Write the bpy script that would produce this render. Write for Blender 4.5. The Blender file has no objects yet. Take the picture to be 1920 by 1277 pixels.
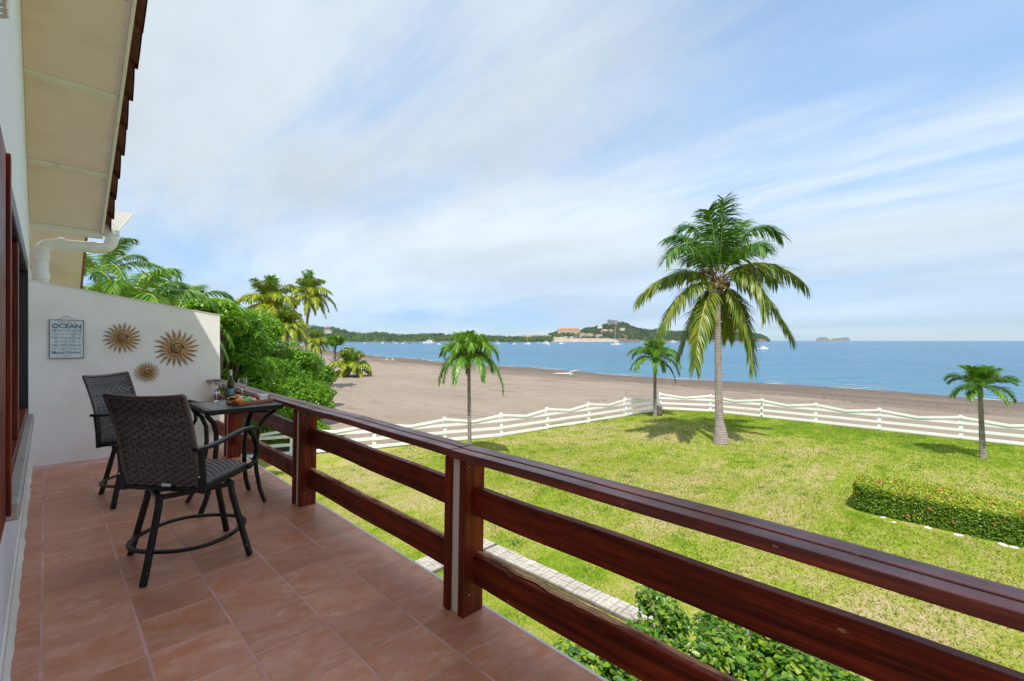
import bpy, bmesh, math, random
import numpy as np
from mathutils import Vector, Matrix, Euler

random.seed(7)
RNG = np.random.default_rng(11)
SC = bpy.context.scene
COL = SC.collection

# ------------------------------------------------------------------ camera
FPX = 862.0                      # focal length in pixels of the 1920 px wide photograph
YAW = math.radians(45.4)
EYE = 1.70                       # eye height above the balcony floor
cam_d = bpy.data.cameras.new('camera')
cam_d.sensor_width = 36.0
cam_d.lens = 36.0 * FPX / 1920.0
cam_d.clip_start = 0.05
cam_d.clip_end = 60000.0
cam = bpy.data.objects.new('camera', cam_d)
COL.objects.link(cam)
cam.location = (0, 0, EYE)
cam.rotation_euler = (math.radians(90), 0, -YAW)
SC.camera = cam

# ------------------------------------------------------------------ light
SUN_EL = math.radians(61)
SUN_AZ = math.radians(53)        # direction the light travels, from +Y towards +X
SUN_STRENGTH = 2.0
SKY_STRENGTH = 0.11
CLOUD_LEVEL = 0.375
CLOUD_LOC = (8.4, 6.6, 0)
SC.view_settings.view_transform = 'Standard'
SC.view_settings.look = 'None'
SC.view_settings.gamma = 1.0
SC.view_settings.use_curve_mapping = False
SC.view_settings.exposure = 1.48

sun_d = bpy.data.lights.new('sun', 'SUN')
sun_d.energy = SUN_STRENGTH
sun_d.angle = math.radians(0.6)
sun_d.color = (1.0, 0.95, 0.86)
sun = bpy.data.objects.new('sun', sun_d)
COL.objects.link(sun)
_l = Vector((math.sin(SUN_AZ) * math.cos(SUN_EL), math.cos(SUN_AZ) * math.cos(SUN_EL), -math.sin(SUN_EL)))
sun.rotation_euler = _l.to_track_quat('-Z', 'Y').to_euler()
sun.location = (-20, -15, 40)

world = bpy.data.worlds.new('World')
SC.world = world
world.use_nodes = True
def build_world():
    nt = world.node_tree
    nt.nodes.clear()
    N = nt.nodes.new
    L = nt.links.new
    def mth(op, x, y=None, z=None):
        m = N('ShaderNodeMath'); m.operation = op
        for i, q in ((0, x), (1, y), (2, z)):
            if q is None: continue
            if isinstance(q, (int, float)): m.inputs[i].default_value = q
            else: L(q, m.inputs[i])
        return m.outputs[0]
    def rng_(v, a, b, c, d, smooth=True):
        r = N('ShaderNodeMapRange'); r.interpolation_type = 'SMOOTHSTEP' if smooth else 'LINEAR'
        L(v, r.inputs['Value'])
        for k, q in (('From Min', a), ('From Max', b), ('To Min', c), ('To Max', d)): r.inputs[k].default_value = q
        return r.outputs[0]
    out = N('ShaderNodeOutputWorld')
    sky = N('ShaderNodeTexSky')
    sky.sky_type = 'NISHITA'
    sky.sun_disc = False
    sky.sun_elevation = SUN_EL
    sky.sun_rotation = math.radians(180) + SUN_AZ
    sky.altitude = 0
    sky.air_density = 1.0
    sky.dust_density = 0.0
    sky.ozone_density = 2.0
    tc = N('ShaderNodeTexCoord')
    sep = N('ShaderNodeSeparateXYZ'); L(tc.outputs['Generated'], sep.inputs[0])
    zz = mth('MAXIMUM', sep.outputs['Z'], 0.0)
    # moist air: the sky low over the sea stays blue instead of going white
    tint = N('ShaderNodeValToRGB'); L(zz, tint.inputs[0])
    el = tint.color_ramp.elements
    el[0].position = 0.0; el[0].color = (0.17, 0.28, 0.44, 1)
    el[1].position = 0.45; el[1].color = (0.92, 0.95, 0.88, 1)
    e = el.new(0.05); e.color = (0.205, 0.275, 0.45, 1)
    e = el.new(0.12); e.color = (0.33, 0.40, 0.48, 1)
    mul = N('ShaderNodeMix'); mul.data_type = 'RGBA'; mul.blend_type = 'MULTIPLY'; mul.inputs[0].default_value = 1.0
    L(sky.outputs[0], mul.inputs[6]); L(tint.outputs[0], mul.inputs[7])
    bg = N('ShaderNodeBackground'); bg.inputs['Strength'].default_value = SKY_STRENGTH
    L(mul.outputs[2], bg.inputs['Color'])
    # a veil of thin streaky cloud on a flat layer
    za = mth('ADD', zz, 0.13)
    cmb = N('ShaderNodeCombineXYZ'); L(mth('DIVIDE', sep.outputs['X'], za), cmb.inputs[0]); L(mth('DIVIDE', sep.outputs['Y'], za), cmb.inputs[1])
    def noise(scale, detail, rough, loc, rot, stretch, dist=0.0):
        mp = N('ShaderNodeMapping'); L(cmb.outputs[0], mp.inputs[0])
        mp.inputs['Location'].default_value = loc
        mp.inputs['Rotation'].default_value = (0, 0, math.radians(rot))
        mp.inputs['Scale'].default_value = stretch
        n = N('ShaderNodeTexNoise'); L(mp.outputs[0], n.inputs['Vector'])
        n.inputs['Scale'].default_value = scale; n.inputs['Detail'].default_value = detail
        n.inputs['Roughness'].default_value = rough; n.inputs['Distortion'].default_value = dist
        return n.outputs['Fac']
    big = noise(0.42, 3, 0.45, CLOUD_LOC, -28, (1.0, 0.50, 1), 0.4)
    mid = noise(1.1, 10, 0.62, (1.3, 2.2, 0), -28, (1.0, 0.42, 1), 0.6)
    fine = noise(4.0, 8, 0.62, (5.3, 0.2, 0), -35, (1.0, 0.22, 1), 0.6)
    s1 = mth('MULTIPLY_ADD', mid, 0.42, big)
    s1 = mth('MULTIPLY_ADD', fine, 0.20, mth('ADD', s1, -0.035))
    cov = rng_(s1, 0.525, 0.81, 0.12, 0.96)
    cov = mth('MULTIPLY', cov, rng_(zz, 0.0, 0.25, 0.50, 1.0))
    th = noise(0.8, 6, 0.55, (8.3, 1.2, 0), -28, (1, 0.45, 1), 0.3)
    lev = rng_(th, 0.3, 0.7, CLOUD_LEVEL * 0.74, CLOUD_LEVEL * 1.10, False)
    cb = N('ShaderNodeBackground'); cb.inputs['Color'].default_value = (0.82, 0.905, 0.985, 1)
    L(lev, cb.inputs['Strength'])
    mix = N('ShaderNodeMixShader'); L(cov, mix.inputs[0]); L(bg.outputs[0], mix.inputs[1]); L(cb.outputs[0], mix.inputs[2])
    L(mix.outputs[0], out.inputs['Surface'])
build_world()

# ------------------------------------------------------------------ pixel -> place helpers (photograph pixels, used to read off positions)
_S, _C = math.sin(YAW), math.cos(YAW)
def ray(u, v):
    a = (u - 960.0) / FPX
    return Vector((_S + a * _C, _C - a * _S, -(v - 638.5) / FPX))
def G(u, v, z):                  # the point at height z seen at that pixel
    r = ray(u, v); return r * ((z - EYE) / r.z) + Vector((0, 0, EYE))
def D(u, v, d):                  # the point at distance d (along the view axis)
    return ray(u, v) * d + Vector((0, 0, EYE))
def onY(u, v, y):
    r = ray(u, v); return r * (y / r.y) + Vector((0, 0, EYE))
RIGHT = Vector((_C, -_S, 0)); FWD = Vector((_S, _C, 0)); UP = Vector((0, 0, 1))

# ------------------------------------------------------------------ scene helpers
def tag(o, label=None, cat=None, group=None, kind=None):
    if label: o['label'] = label
    if cat: o['category'] = cat
    if group: o['group'] = group
    if kind: o['kind'] = kind
    return o
def empty(name, loc=(0, 0, 0), rz=0.0, label=None, cat=None, group=None, parent=None):
    o = bpy.data.objects.new(name, None); COL.objects.link(o)
    o.empty_display_size = 0.1
    o.location = loc; o.rotation_euler = (0, 0, rz)
    if parent: o.parent = parent
    return tag(o, label, cat, group)
def link(name, me, parent=None, loc=None, rot=None):
    o = bpy.data.objects.new(name, me); COL.objects.link(o)
    if parent is not None: o.parent = parent
    if loc is not None: o.location = loc
    if rot is not None: o.rotation_euler = rot
    return o
def copy_tree(o, parent=None):
    c = o.copy(); COL.objects.link(c); c.parent = parent
    for ch in o.children: copy_tree(ch, c)
    return c

class MB:
    """collects shapes, builds ONE mesh object"""
    def __init__(s): s.v = []; s.f = []; s.m = []
    def add(s, vs, fs, mi=0):
        n = len(s.v); s.v += [tuple(p) for p in vs]
        for f in fs: s.f.append(tuple(i + n for i in f)); s.m.append(mi)
        return s
    def box(s, x0, x1, y0, y1, z0, z1, mi=0):
        return s.add([(x0,y0,z0),(x1,y0,z0),(x1,y1,z0),(x0,y1,z0),(x0,y0,z1),(x1,y0,z1),(x1,y1,z1),(x0,y1,z1)],
            [(0,3,2,1),(4,5,6,7),(0,1,5,4),(1,2,6,5),(2,3,7,6),(3,0,4,7)], mi)
    def bar(s, a, b, w, h, up=(0,0,1), mi=0):
        return s.sweep([a, b], [(-w/2,-h/2),(w/2,-h/2),(w/2,h/2),(-w/2,h/2)], up, mi=mi)
    def prism(s, poly, z0, z1, mi=0):
        n = len(poly)
        vs = [(x, y, z0) for x, y in poly] + [(x, y, z1) for x, y in poly]
        fs = [tuple(range(n-1, -1, -1)), tuple(range(n, 2*n))] + [(i, (i+1) % n, n+(i+1) % n, n+i) for i in range(n)]
        return s.add(vs, fs, mi)
    def sweep(s, pts, prof, up=(0,0,1), closed=False, scale=None, mi=0, cap=True):
        P = [Vector(p) for p in pts]; n = len(P); k = len(prof); vs = []
        upv = Vector(up); last = None
        for i in range(n):
            if closed: t = P[(i+1) % n] - P[i-1]
            else: t = P[min(i+1, n-1)] - P[max(i-1, 0)]
            t.normalize()
            sd = t.cross(upv)
            if sd.length < 1e-3:
                sd = last.copy() if last is not None else t.cross(Vector((1, 0, 0)))
                if sd.length < 1e-3: sd = t.cross(Vector((0, 1, 0)))
            sd.normalize()
            if last is not None and sd.dot(last) < -0.2: sd = -sd
            last = sd
            nn = sd.cross(t)
            c = 1.0 if scale is None else scale[i]
            for a, b in prof: vs.append(P[i] + sd * (a * c) + nn * (b * c))
        fs = []
        for i in range(n if closed else n - 1):
            j = (i + 1) % n
            for q in range(k):
                r = (q + 1) % k
                fs.append((i*k+q, i*k+r, j*k+r, j*k+q))
        if not closed and cap:
            fs.append(tuple(range(k-1, -1, -1))); fs.append(tuple((n-1)*k + q for q in range(k)))
        return s.add(vs, fs, mi)
    def tube(s, pts, r, n=8, closed=False, mi=0, up=(0,0,1), cap=True):
        prof = [(math.cos(2*math.pi*i/n), math.sin(2*math.pi*i/n)) for i in range(n)]
        sc = r if isinstance(r, (list, tuple)) else [r] * len(pts)
        return s.sweep(pts, prof, up, closed, sc, mi, cap)
    def lathe(s, prof, n=16, c=(0,0,0), mi=0, cap=True, sx=1, sy=1):
        vs = []; fs = []; k = len(prof)
        for r, z in prof:
            for i in range(n):
                a = 2*math.pi*i/n; vs.append((c[0]+r*math.cos(a)*sx, c[1]+r*math.sin(a)*sy, c[2]+z))
        for j in range(k-1):
            for i in range(n):
                q = (i+1) % n; fs.append((j*n+i, j*n+q, (j+1)*n+q, (j+1)*n+i))
        if cap:
            fs.append(tuple(range(n-1, -1, -1))); fs.append(tuple((k-1)*n+i for i in range(n)))
        return s.add(vs, fs, mi)
    def ball(s, c, r, n=8, m=5, mi=0, sz=1.0):
        prof = [(r*math.sin(math.pi*(j+.0)/m) if 0 < j < m else r*0.02, -r*sz*math.cos(math.pi*j/m)) for j in range(m+1)]
        return s.lathe(prof, n, c, mi)
    def mesh(s, name, mats, smooth=False, bevel=0.0, seg=1, angle=None):
        me = bpy.data.meshes.new(name)
        me.from_pydata(s.v, [], s.f)
        for m in (mats if isinstance(mats, (list, tuple)) else [mats]): me.materials.append(m)
        if any(s.m): me.polygons.foreach_set('material_index', s.m)
        if bevel > 0:
            bm = bmesh.new(); bm.from_mesh(me)
            bmesh.ops.remove_doubles(bm, verts=bm.verts, dist=1e-5)
            es = [e for e in bm.edges if len(e.link_faces) == 2 and e.calc_face_angle(0) > 0.6]
            bmesh.ops.bevel(bm, geom=es, offset=bevel, segments=seg, affect='EDGES', profile=0.6)
            bmesh.ops.recalc_face_normals(bm, faces=bm.faces)
            bm.to_mesh(me); bm.free()
        else:
            bm = bmesh.new(); bm.from_mesh(me); bmesh.ops.recalc_face_normals(bm, faces=bm.faces); bm.to_mesh(me); bm.free()
        if smooth:
            me.polygons.foreach_set('use_smooth', [True] * len(me.polygons))
            if smooth != 'all':
                try: me.set_sharp_from_angle(angle=math.radians(40))
                except Exception: pass
        me.update()
        return me
    def build(s, name, mats, parent=None, smooth=False, bevel=0.0, seg=1, loc=None, rot=None):
        return link(name, s.mesh(name, mats, smooth, bevel, seg), parent, loc, rot)

def np_mesh(name, V, F, mats, mi=None, smooth=False):
    """V (n,3); F list of (m,k) int arrays"""
    me = bpy.data.meshes.new(name)
    V = np.asarray(V, np.float32)
    me.vertices.add(len(V)); me.vertices.foreach_set('co', V.ravel())
    loops = np.concatenate([f.ravel() for f in F]).astype(np.int32)
    tot = np.concatenate([np.full(len(f), f.shape[1], np.int32) for f in F])
    st = np.concatenate([[0], np.cumsum(tot)[:-1]]).astype(np.int32)
    me.loops.add(len(loops)); me.loops.foreach_set('vertex_index', loops)
    me.polygons.add(len(tot)); me.polygons.foreach_set('loop_start', st)
    try: me.polygons.foreach_set('loop_total', tot)
    except Exception: pass
    for m in (mats if isinstance(mats, (list, tuple)) else [mats]): me.materials.append(m)
    if mi is not None: me.polygons.foreach_set('material_index', np.asarray(mi, np.int32))
    if smooth: me.polygons.foreach_set('use_smooth', np.ones(len(tot), bool))
    me.update(calc_edges=True)
    return me

# ------------------------------------------------------------------ materials
def _new(name):
    m = bpy.data.materials.new(name); m.use_nodes = True
    nt = m.node_tree
    b = nt.nodes['Principled BSDF']
    return m, nt, b
def c4(c): return (c[0], c[1], c[2], 1.0)
def _coord(nt, stretch, kind='Object'):
    tc = nt.nodes.new('ShaderNodeTexCoord')
    mp = nt.nodes.new('ShaderNodeMapping'); mp.inputs['Scale'].default_value = stretch
    if kind == 'World':
        g = nt.nodes.new('ShaderNodeNewGeometry'); nt.links.new(g.outputs['Position'], mp.inputs[0])
    else: nt.links.new(tc.outputs[kind], mp.inputs[0])
    return mp.outputs[0]
def _noise(nt, vec, scale, detail=4, rough=0.55, dist=0.0):
    n = nt.nodes.new('ShaderNodeTexNoise'); nt.links.new(vec, n.inputs['Vector'])
    n.inputs['Scale'].default_value = scale; n.inputs['Detail'].default_value = detail
    n.inputs['Roughness'].default_value = rough; n.inputs['Distortion'].default_value = dist
    return n.outputs['Fac']
def _range(nt, val, a, b, c=0.0, d=1.0):
    r = nt.nodes.new('ShaderNodeMapRange'); nt.links.new(val, r.inputs['Value'])
    r.inputs['From Min'].default_value = a; r.inputs['From Max'].default_value = b
    r.inputs['To Min'].default_value = c; r.inputs['To Max'].default_value = d
    return r.outputs[0]
def _mix(nt, fac, a, b, mode='MIX'):
    m = nt.nodes.new('ShaderNodeMix'); m.data_type = 'RGBA'; m.blend_type = mode
    if isinstance(fac, (int, float)): m.inputs[0].default_value = fac
    else: nt.links.new(fac, m.inputs[0])
    for i, x in ((6, a), (7, b)):
        if isinstance(x, tuple): m.inputs[i].default_value = c4(x)
        else: nt.links.new(x, m.inputs[i])
    return m.outputs[2]
def _math(nt, op, a, b=None):
    m = nt.nodes.new('ShaderNodeMath'); m.operation = op
    for i, x in ((0, a), (1, b)):
        if x is None: continue
        if isinstance(x, (int, float)): m.inputs[i].default_value = x
        else: nt.links.new(x, m.inputs[i])
    return m.outputs[0]
def _bump(nt, b, h, strength, dist=0.01):
    n = nt.nodes.new('ShaderNodeBump'); n.inputs['Strength'].default_value = strength; n.inputs['Distance'].default_value = dist
    nt.links.new(h, n.inputs['Height']); nt.links.new(n.outputs[0], b.inputs['Normal'])

def mat(name, col, rough=0.6, metal=0.0, col2=None, scale=6.0, stretch=(1,1,1), lo=0.35, hi=0.65, bump=0.0, bscale=60.0, bdist=0.004, spec=0.5, coat=0.0, detail=5, kind='Object'):
    m, nt, b = _new(name)
    b.inputs['Base Color'].default_value = c4(col)
    b.inputs['Roughness'].default_value = rough; b.inputs['Metallic'].default_value = metal
    b.inputs['Specular IOR Level'].default_value = spec
    if coat: b.inputs['Coat Weight'].default_value = coat; b.inputs['Coat Roughness'].default_value = 0.12
    v = _coord(nt, stretch, kind)
    if col2 is not None:
        f = _range(nt, _noise(nt, v, scale, detail), lo, hi)
        nt.links.new(_mix(nt, f, col, col2), b.inputs['Base Color'])
    if bump > 0: _bump(nt, b, _noise(nt, v, bscale, 4), bump, bdist)
    return m

def leaf_mat(name, cols, trans=0.35, rough=0.45, spec=0.4, clump=0.0, cscale=0.6):
    """cols: list of colours picked leaf by leaf"""
    m, nt, b = _new(name)
    g = nt.nodes.new('ShaderNodeNewGeometry')
    cr = nt.nodes.new('ShaderNodeValToRGB')
    el = cr.color_ramp.elements
    while len(el) < len(cols): el.new(0.5)
    for i, c in enumerate(cols): el[i].position = i / max(1, len(cols) - 1); el[i].color = c4(c)
    fac = g.outputs['Random Per Island']
    if clump > 0:
        v = _coord(nt, (1, 1, 1), 'World')
        nz = _range(nt, _noise(nt, v, cscale, 2), 0.3, 0.7)
        fac = _math(nt, 'ADD', _math(nt, 'MULTIPLY', fac, 1 - clump), _math(nt, 'MULTIPLY', nz, clump))
    nt.links.new(fac, cr.inputs[0])
    b.inputs['Roughness'].default_value = rough
    b.inputs['Specular IOR Level'].default_value = spec
    nt.links.new(cr.outputs[0], b.inputs['Base Color'])
    tr = nt.nodes.new('ShaderNodeBsdfTranslucent')
    hs = _mix(nt, 0.35, cr.outputs[0], (0.25, 0.40, 0.02))
    nt.links.new(hs, tr.inputs['Color'])
    ms = nt.nodes.new('ShaderNodeMixShader'); ms.inputs[0].default_value = trans
    nt.links.new(b.outputs[0], ms.inputs[1]); nt.links.new(tr.outputs[0], ms.inputs[2])
    nt.links.new(ms.outputs[0], nt.nodes['Material Output'].inputs['Surface'])
    return m
# ================================================================== MATERIALS (colours of the things themselves)
def mat_tile():
    m, nt, b = _new('terracotta_tile')
    v = _coord(nt, (1, 1, 1), 'World')
    oi = nt.nodes.new('ShaderNodeObjectInfo')
    off = nt.nodes.new('ShaderNodeVectorMath'); off.operation = 'MULTIPLY_ADD'
    cx = nt.nodes.new('ShaderNodeCombineXYZ'); nt.links.new(oi.outputs['Random'], cx.inputs[0]); nt.links.new(oi.outputs['Random'], cx.inputs[2])
    nt.links.new(cx.outputs[0], off.inputs[0]); off.inputs[1].default_value = (37, 11, 53); nt.links.new(v, off.inputs[2])
    mp = nt.nodes.new('ShaderNodeMapping'); nt.links.new(off.outputs[0], mp.inputs[0]); mp.inputs['Scale'].default_value = (1.0, 1.7, 1)
    mp.inputs['Rotation'].default_value = (0, 0, 0.5)
    n1 = _noise(nt, mp.outputs[0], 4.2, 8, 0.62, 0.3)
    n2 = _noise(nt, mp.outputs[0], 9.0, 8, 0.7, 0.4)
    c = _mix(nt, _range(nt, n1, 0.33, 0.66), (0.51, 0.180, 0.082), (0.64, 0.315, 0.212))
    c = _mix(nt, _math(nt, 'MULTIPLY', _range(nt, n2, 0.50, 0.74), 0.55), c, (0.74, 0.51, 0.41))
    c = _mix(nt, _math(nt, 'MULTIPLY', _range(nt, _noise(nt, mp.outputs[0], 2.1, 4), 0.50, 0.68), 0.5), c, (0.38, 0.125, 0.085))
    br = _math(nt, 'ADD', _math(nt, 'MULTIPLY', oi.outputs['Random'], 0.22), 0.89)
    cb = nt.nodes.new('ShaderNodeCombineColor')
    for i in range(3): nt.links.new(br, cb.inputs[i])
    c = _mix(nt, 1.0, c, cb.outputs[0], 'MULTIPLY')
    # small pale scratches
    sc = _noise(nt, v, 70, 3, 0.5)
    c = _mix(nt, _math(nt, 'MULTIPLY', _range(nt, sc, 0.70, 0.76), 0.5), c, (0.6, 0.45, 0.33))
    nt.links.new(c, b.inputs['Base Color'])
    nt.links.new(_range(nt, n2, 0.3, 0.7, 0.30, 0.50), b.inputs['Roughness'])
    b.inputs['Specular IOR Level'].default_value = 0.28
    h = _math(nt, 'ADD', _noise(nt, v, 18, 4), _math(nt, 'MULTIPLY', sc, 0.3))
    _bump(nt, b, h, 0.18, 0.006)
    return m
def mat_wood(name, stretch, gloss=False):
    m, nt, b = _new(name)
    v = _coord(nt, stretch, 'World')
    n1 = _noise(nt, v, 1.0, 7, 0.62, 0.4)
    n2 = _noise(nt, v, 3.2, 5, 0.6)
    c = _mix(nt, _range(nt, n1, 0.36, 0.66), (0.060, 0.0080, 0.004), (0.30, 0.042, 0.014))
    c = _mix(nt, _math(nt, 'MULTIPLY', _range(nt, n2, 0.56, 0.78), 0.6), c, (0.46, 0.085, 0.022))
    w = _coord(nt, (1, 1, 1), 'World')
    blot = _range(nt, _noise(nt, w, 3.0, 3), 0.42, 0.62)
    c = _mix(nt, _math(nt, 'MULTIPLY', blot, 0.45), c, (0.060, 0.012, 0.008))
    chips = _range(nt, _noise(nt, _coord(nt, (34, 12, 34), 'World'), 1.0, 4, 0.55), 0.70, 0.715)
    c = _mix(nt, _math(nt, 'MULTIPLY', chips, 0.8), c, (0.42, 0.24, 0.15))
    nt.links.new(c, b.inputs['Base Color'])
    nt.links.new(_range(nt, _noise(nt, w, 5, 4), 0.3, 0.7, 0.24 if gloss else 0.32, 0.42 if gloss else 0.52), b.inputs['Roughness'])
    b.inputs['Specular IOR Level'].default_value = 0.42 if gloss else 0.16
    if gloss: b.inputs['Coat Weight'].default_value = 0.08; b.inputs['Coat Roughness'].default_value = 0.14
    _bump(nt, b, n2, 0.15, 0.003)
    return m
def mat_plaster(name, col, stain, amount=0.5, bump=0.12):
    m, nt, b = _new(name)
    v = _coord(nt, (1, 1, 1), 'World')
    n = _noise(nt, v, 1.6, 6, 0.6)
    c = _mix(nt, _math(nt, 'MULTIPLY', _range(nt, n, 0.48, 0.75), amount), col, stain)
    n3 = _noise(nt, _coord(nt, (6, 6, 0.7), 'World'), 1.0, 5, 0.6)
    c = _mix(nt, _math(nt, 'MULTIPLY', _range(nt, n3, 0.62, 0.78), amount * 0.6), c, stain)
    sp = _range(nt, _noise(nt, v, 45, 2, 0.5), 0.755, 0.775)
    c = _mix(nt, _math(nt, 'MULTIPLY', sp, 0.45), c, (0.25, 0.20, 0.15))
    nt.links.new(c, b.inputs['Base Color'])
    b.inputs['Roughness'].default_value = 0.75
    h = _math(nt, 'ADD', _noise(nt, v, 9, 4), _math(nt, 'MULTIPLY', _noise(nt, v, 130, 2), 0.35))
    _bump(nt, b, h, bump, 0.012)
    return m
def mat_lawn():
    m, nt, b = _new('lawn_grass')
    v = _coord(nt, (1, 1, 1), 'World')
    streak = _coord(nt, (0.5, 1.15, 1), 'World')
    big = _noise(nt, v, 0.16, 4, 0.55)
    n1 = _noise(nt, streak, 0.62, 11, 0.76, 0.3)
    n2 = _noise(nt, v, 3.4, 8, 0.75)
    n3 = _noise(nt, v, 22, 5, 0.75)
    f = _math(nt, 'ADD', _math(nt, 'MULTIPLY', n1, 0.55), _math(nt, 'MULTIPLY', n2, 0.30))
    f = _math(nt, 'ADD', f, _math(nt, 'MULTIPLY', big, 0.30))
    f = _math(nt, 'ADD', f, _math(nt, 'MULTIPLY', n3, 0.16))
    # greener towards the fence
    g = nt.nodes.new('ShaderNodeNewGeometry')
    sp = nt.nodes.new('ShaderNodeSeparateXYZ'); nt.links.new(g.outputs['Position'], sp.inputs[0])
    edge = _range(nt, sp.outputs['X'], 24.0, 30.5, 0.0, 0.14)
    f = _math(nt, 'SUBTRACT', f, edge)
    fac = _range(nt, f, 0.49, 0.755)
    cr = nt.nodes.new('ShaderNodeValToRGB'); nt.links.new(fac, cr.inputs[0])
    el = cr.color_ramp.elements
    el[0].position = 0.0; el[0].color = c4((0.075, 0.150, 0.005))
    el[1].position = 1.0; el[1].color = c4((0.45, 0.355, 0.205))
    e = el.new(0.30); e.color = c4((0.155, 0.255, 0.010))
    e = el.new(0.52); e.color = c4((0.27, 0.315, 0.040))
    e = el.new(0.74); e.color = c4((0.375, 0.335, 0.120))
    c = cr.outputs[0]
    tuft = _range(nt, _noise(nt, v, 1.25, 6, 0.7), 0.635, 0.70)
    c = _mix(nt, _math(nt, 'MULTIPLY', tuft, 0.75), c, (0.075, 0.160, 0.006))
    dark = _range(nt, n3, 0.30, 0.52, 0.45, 1.0)
    cb = nt.nodes.new('ShaderNodeCombineColor')
    for i in range(3): nt.links.new(dark, cb.inputs[i])
    c = _mix(nt, 0.75, c, cb.outputs[0], 'MULTIPLY')
    nt.links.new(c, b.inputs['Base Color'])
    b.inputs['Roughness'].default_value = 0.85
    b.inputs['Specular IOR Level'].default_value = 0.1
    _bump(nt, b, _math(nt, 'ADD', n3, _math(nt, 'MULTIPLY', n2, 1.2)), 0.55, 0.05)
    return m
def mat_sand():
    m, nt, b = _new('grey_sand')
    v = _coord(nt, (1, 1, 1), 'World')
    g = nt.nodes.new('ShaderNodeNewGeometry')
    sp = nt.nodes.new('ShaderNodeSeparateXYZ'); nt.links.new(g.outputs['Position'], sp.inputs[0])
    n1 = _noise(nt, _coord(nt, (1.0, 0.35, 1), 'World'), 0.14, 7, 0.62, 0.3)
    n2 = _noise(nt, v, 1.3, 7, 0.7)
    c = _mix(nt, _range(nt, n1, 0.35, 0.65), (0.295, 0.240, 0.192), (0.252, 0.205, 0.163))
    c = _mix(nt, _math(nt, 'MULTIPLY', _range(nt, n2, 0.50, 0.68), 0.55), c, (0.20, 0.160, 0.125))
    n4 = _noise(nt, _coord(nt, (0.9, 0.3, 1), 'World'), 0.55, 9, 0.72, 0.6)
    c = _mix(nt, _math(nt, 'MULTIPLY', _range(nt, n4, 0.54, 0.66), 0.8), c, (0.175, 0.140, 0.11))
    # damp dark sand low on the beach, ragged edge
    h = _math(nt, 'ADD', sp.outputs['Z'], _math(nt, 'MULTIPLY', n1, -1.1))
    wet = _range(nt, h, -4.30, -4.75)
    c = _mix(nt, wet, c, (0.125, 0.098, 0.080))
    c = _mix(nt, _math(nt, 'MULTIPLY', _range(nt, n2, 0.45, 0.6), _math(nt, 'MULTIPLY', wet, 0.4)), c, (0.19, 0.15, 0.12))
    nt.links.new(c, b.inputs['Base Color'])
    b.inputs['Roughness'].default_value = 0.9
    b.inputs['Specular IOR Level'].default_value = 0.15
    pits = _noise(nt, v, 1.8, 3, 0.5)
    _bump(nt, b, _math(nt, 'ADD', pits, _math(nt, 'MULTIPLY', n2, 0.8)), 0.75, 0.16)
    return m
def mat_sea():
    m, nt, b = _new('sea_water')
    v = _coord(nt, (1, 1, 1), 'World')
    mp = nt.nodes.new('ShaderNodeMapping'); nt.links.new(v, mp.inputs[0])
    mp.inputs['Rotation'].default_value = (0, 0, math.radians(44.6)); mp.inputs['Scale'].default_value = (0.35, 1, 1)
    swell = _noise(nt, mp.outputs[0], 0.012, 5, 0.6, 0.5)
    c = _mix(nt, _range(nt, swell, 0.38, 0.62), (0.004, 0.092, 0.190), (0.008, 0.124, 0.238))
    # shallow water over the sand by the beach
    g = nt.nodes.new('ShaderNodeNewGeometry')
    sp = nt.nodes.new('ShaderNodeSeparateXYZ'); nt.links.new(g.outputs['Position'], sp.inputs[0])
    sh = _range(nt, sp.outputs['X'], 72, 150, 0.55, 0.0)
    c = _mix(nt, sh, c, (0.040, 0.165, 0.25))
    nt.links.new(c, b.inputs['Base Color'])
    b.inputs['Roughness'].default_value = 0.22
    b.inputs['Specular IOR Level'].default_value = 0.06
    w1 = _noise(nt, mp.outputs[0], 0.55, 4, 0.6, 0.2)
    w2 = _noise(nt, mp.outputs[0], 0.09, 4, 0.6, 0.2)
    h = _math(nt, 'ADD', w1, _math(nt, 'MULTIPLY', w2, 4.0))
    _bump(nt, b, h, 1.0, 0.55)
    return m

M_TILE = mat_tile()
M_GROUT = mat('pink_grout', (0.70, 0.41, 0.36), 0.85, col2=(0.50, 0.27, 0.22), scale=3, kind='World')
M_WOODY = mat_wood('varnished_wood_lengthwise', (26, 1.3, 26))
M_WOODCAP = mat_wood('varnished_wood_cap', (26, 1.3, 26), gloss=True)
M_WOODZ = mat_wood('varnished_wood_upright', (26, 26, 1.3))
M_SCREW = mat('dull_screw_head', (0.45, 0.40, 0.35), 0.5, metal=0.4)
M_RAWWOOD = mat('bare_splintered_wood', (0.62, 0.33, 0.18), 0.8, col2=(0.14, 0.045, 0.025), scale=22, stretch=(1, 0.18, 1), lo=0.42, hi=0.62, bump=0.6, bscale=40, kind='World')
M_WALL = mat_plaster('white_plaster', (0.88, 0.855, 0.83), (0.70, 0.62, 0.53), 0.5)
M_HOUSEW = mat_plaster('house_white_plaster', (0.86, 0.86, 0.86), (0.76, 0.75, 0.73), 0.35)
M_CREAM = mat('cream_paint', (0.78, 0.74, 0.66), 0.6, col2=(0.66, 0.58, 0.47), scale=4, lo=0.5, hi=0.8, bump=0.25, bscale=35, bdist=0.01)
M_SOFFIT = mat('beige_soffit_board', (0.87, 0.72, 0.68), 0.7, col2=(0.76, 0.59, 0.53), scale=2.2, lo=0.52, hi=0.8, bump=0.1, bscale=120, bdist=0.002, kind='World')
M_FASCIA = mat('painted_fascia', (0.80, 0.77, 0.70), 0.55, col2=(0.62, 0.52, 0.40), scale=6, lo=0.6, hi=0.8)
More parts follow.
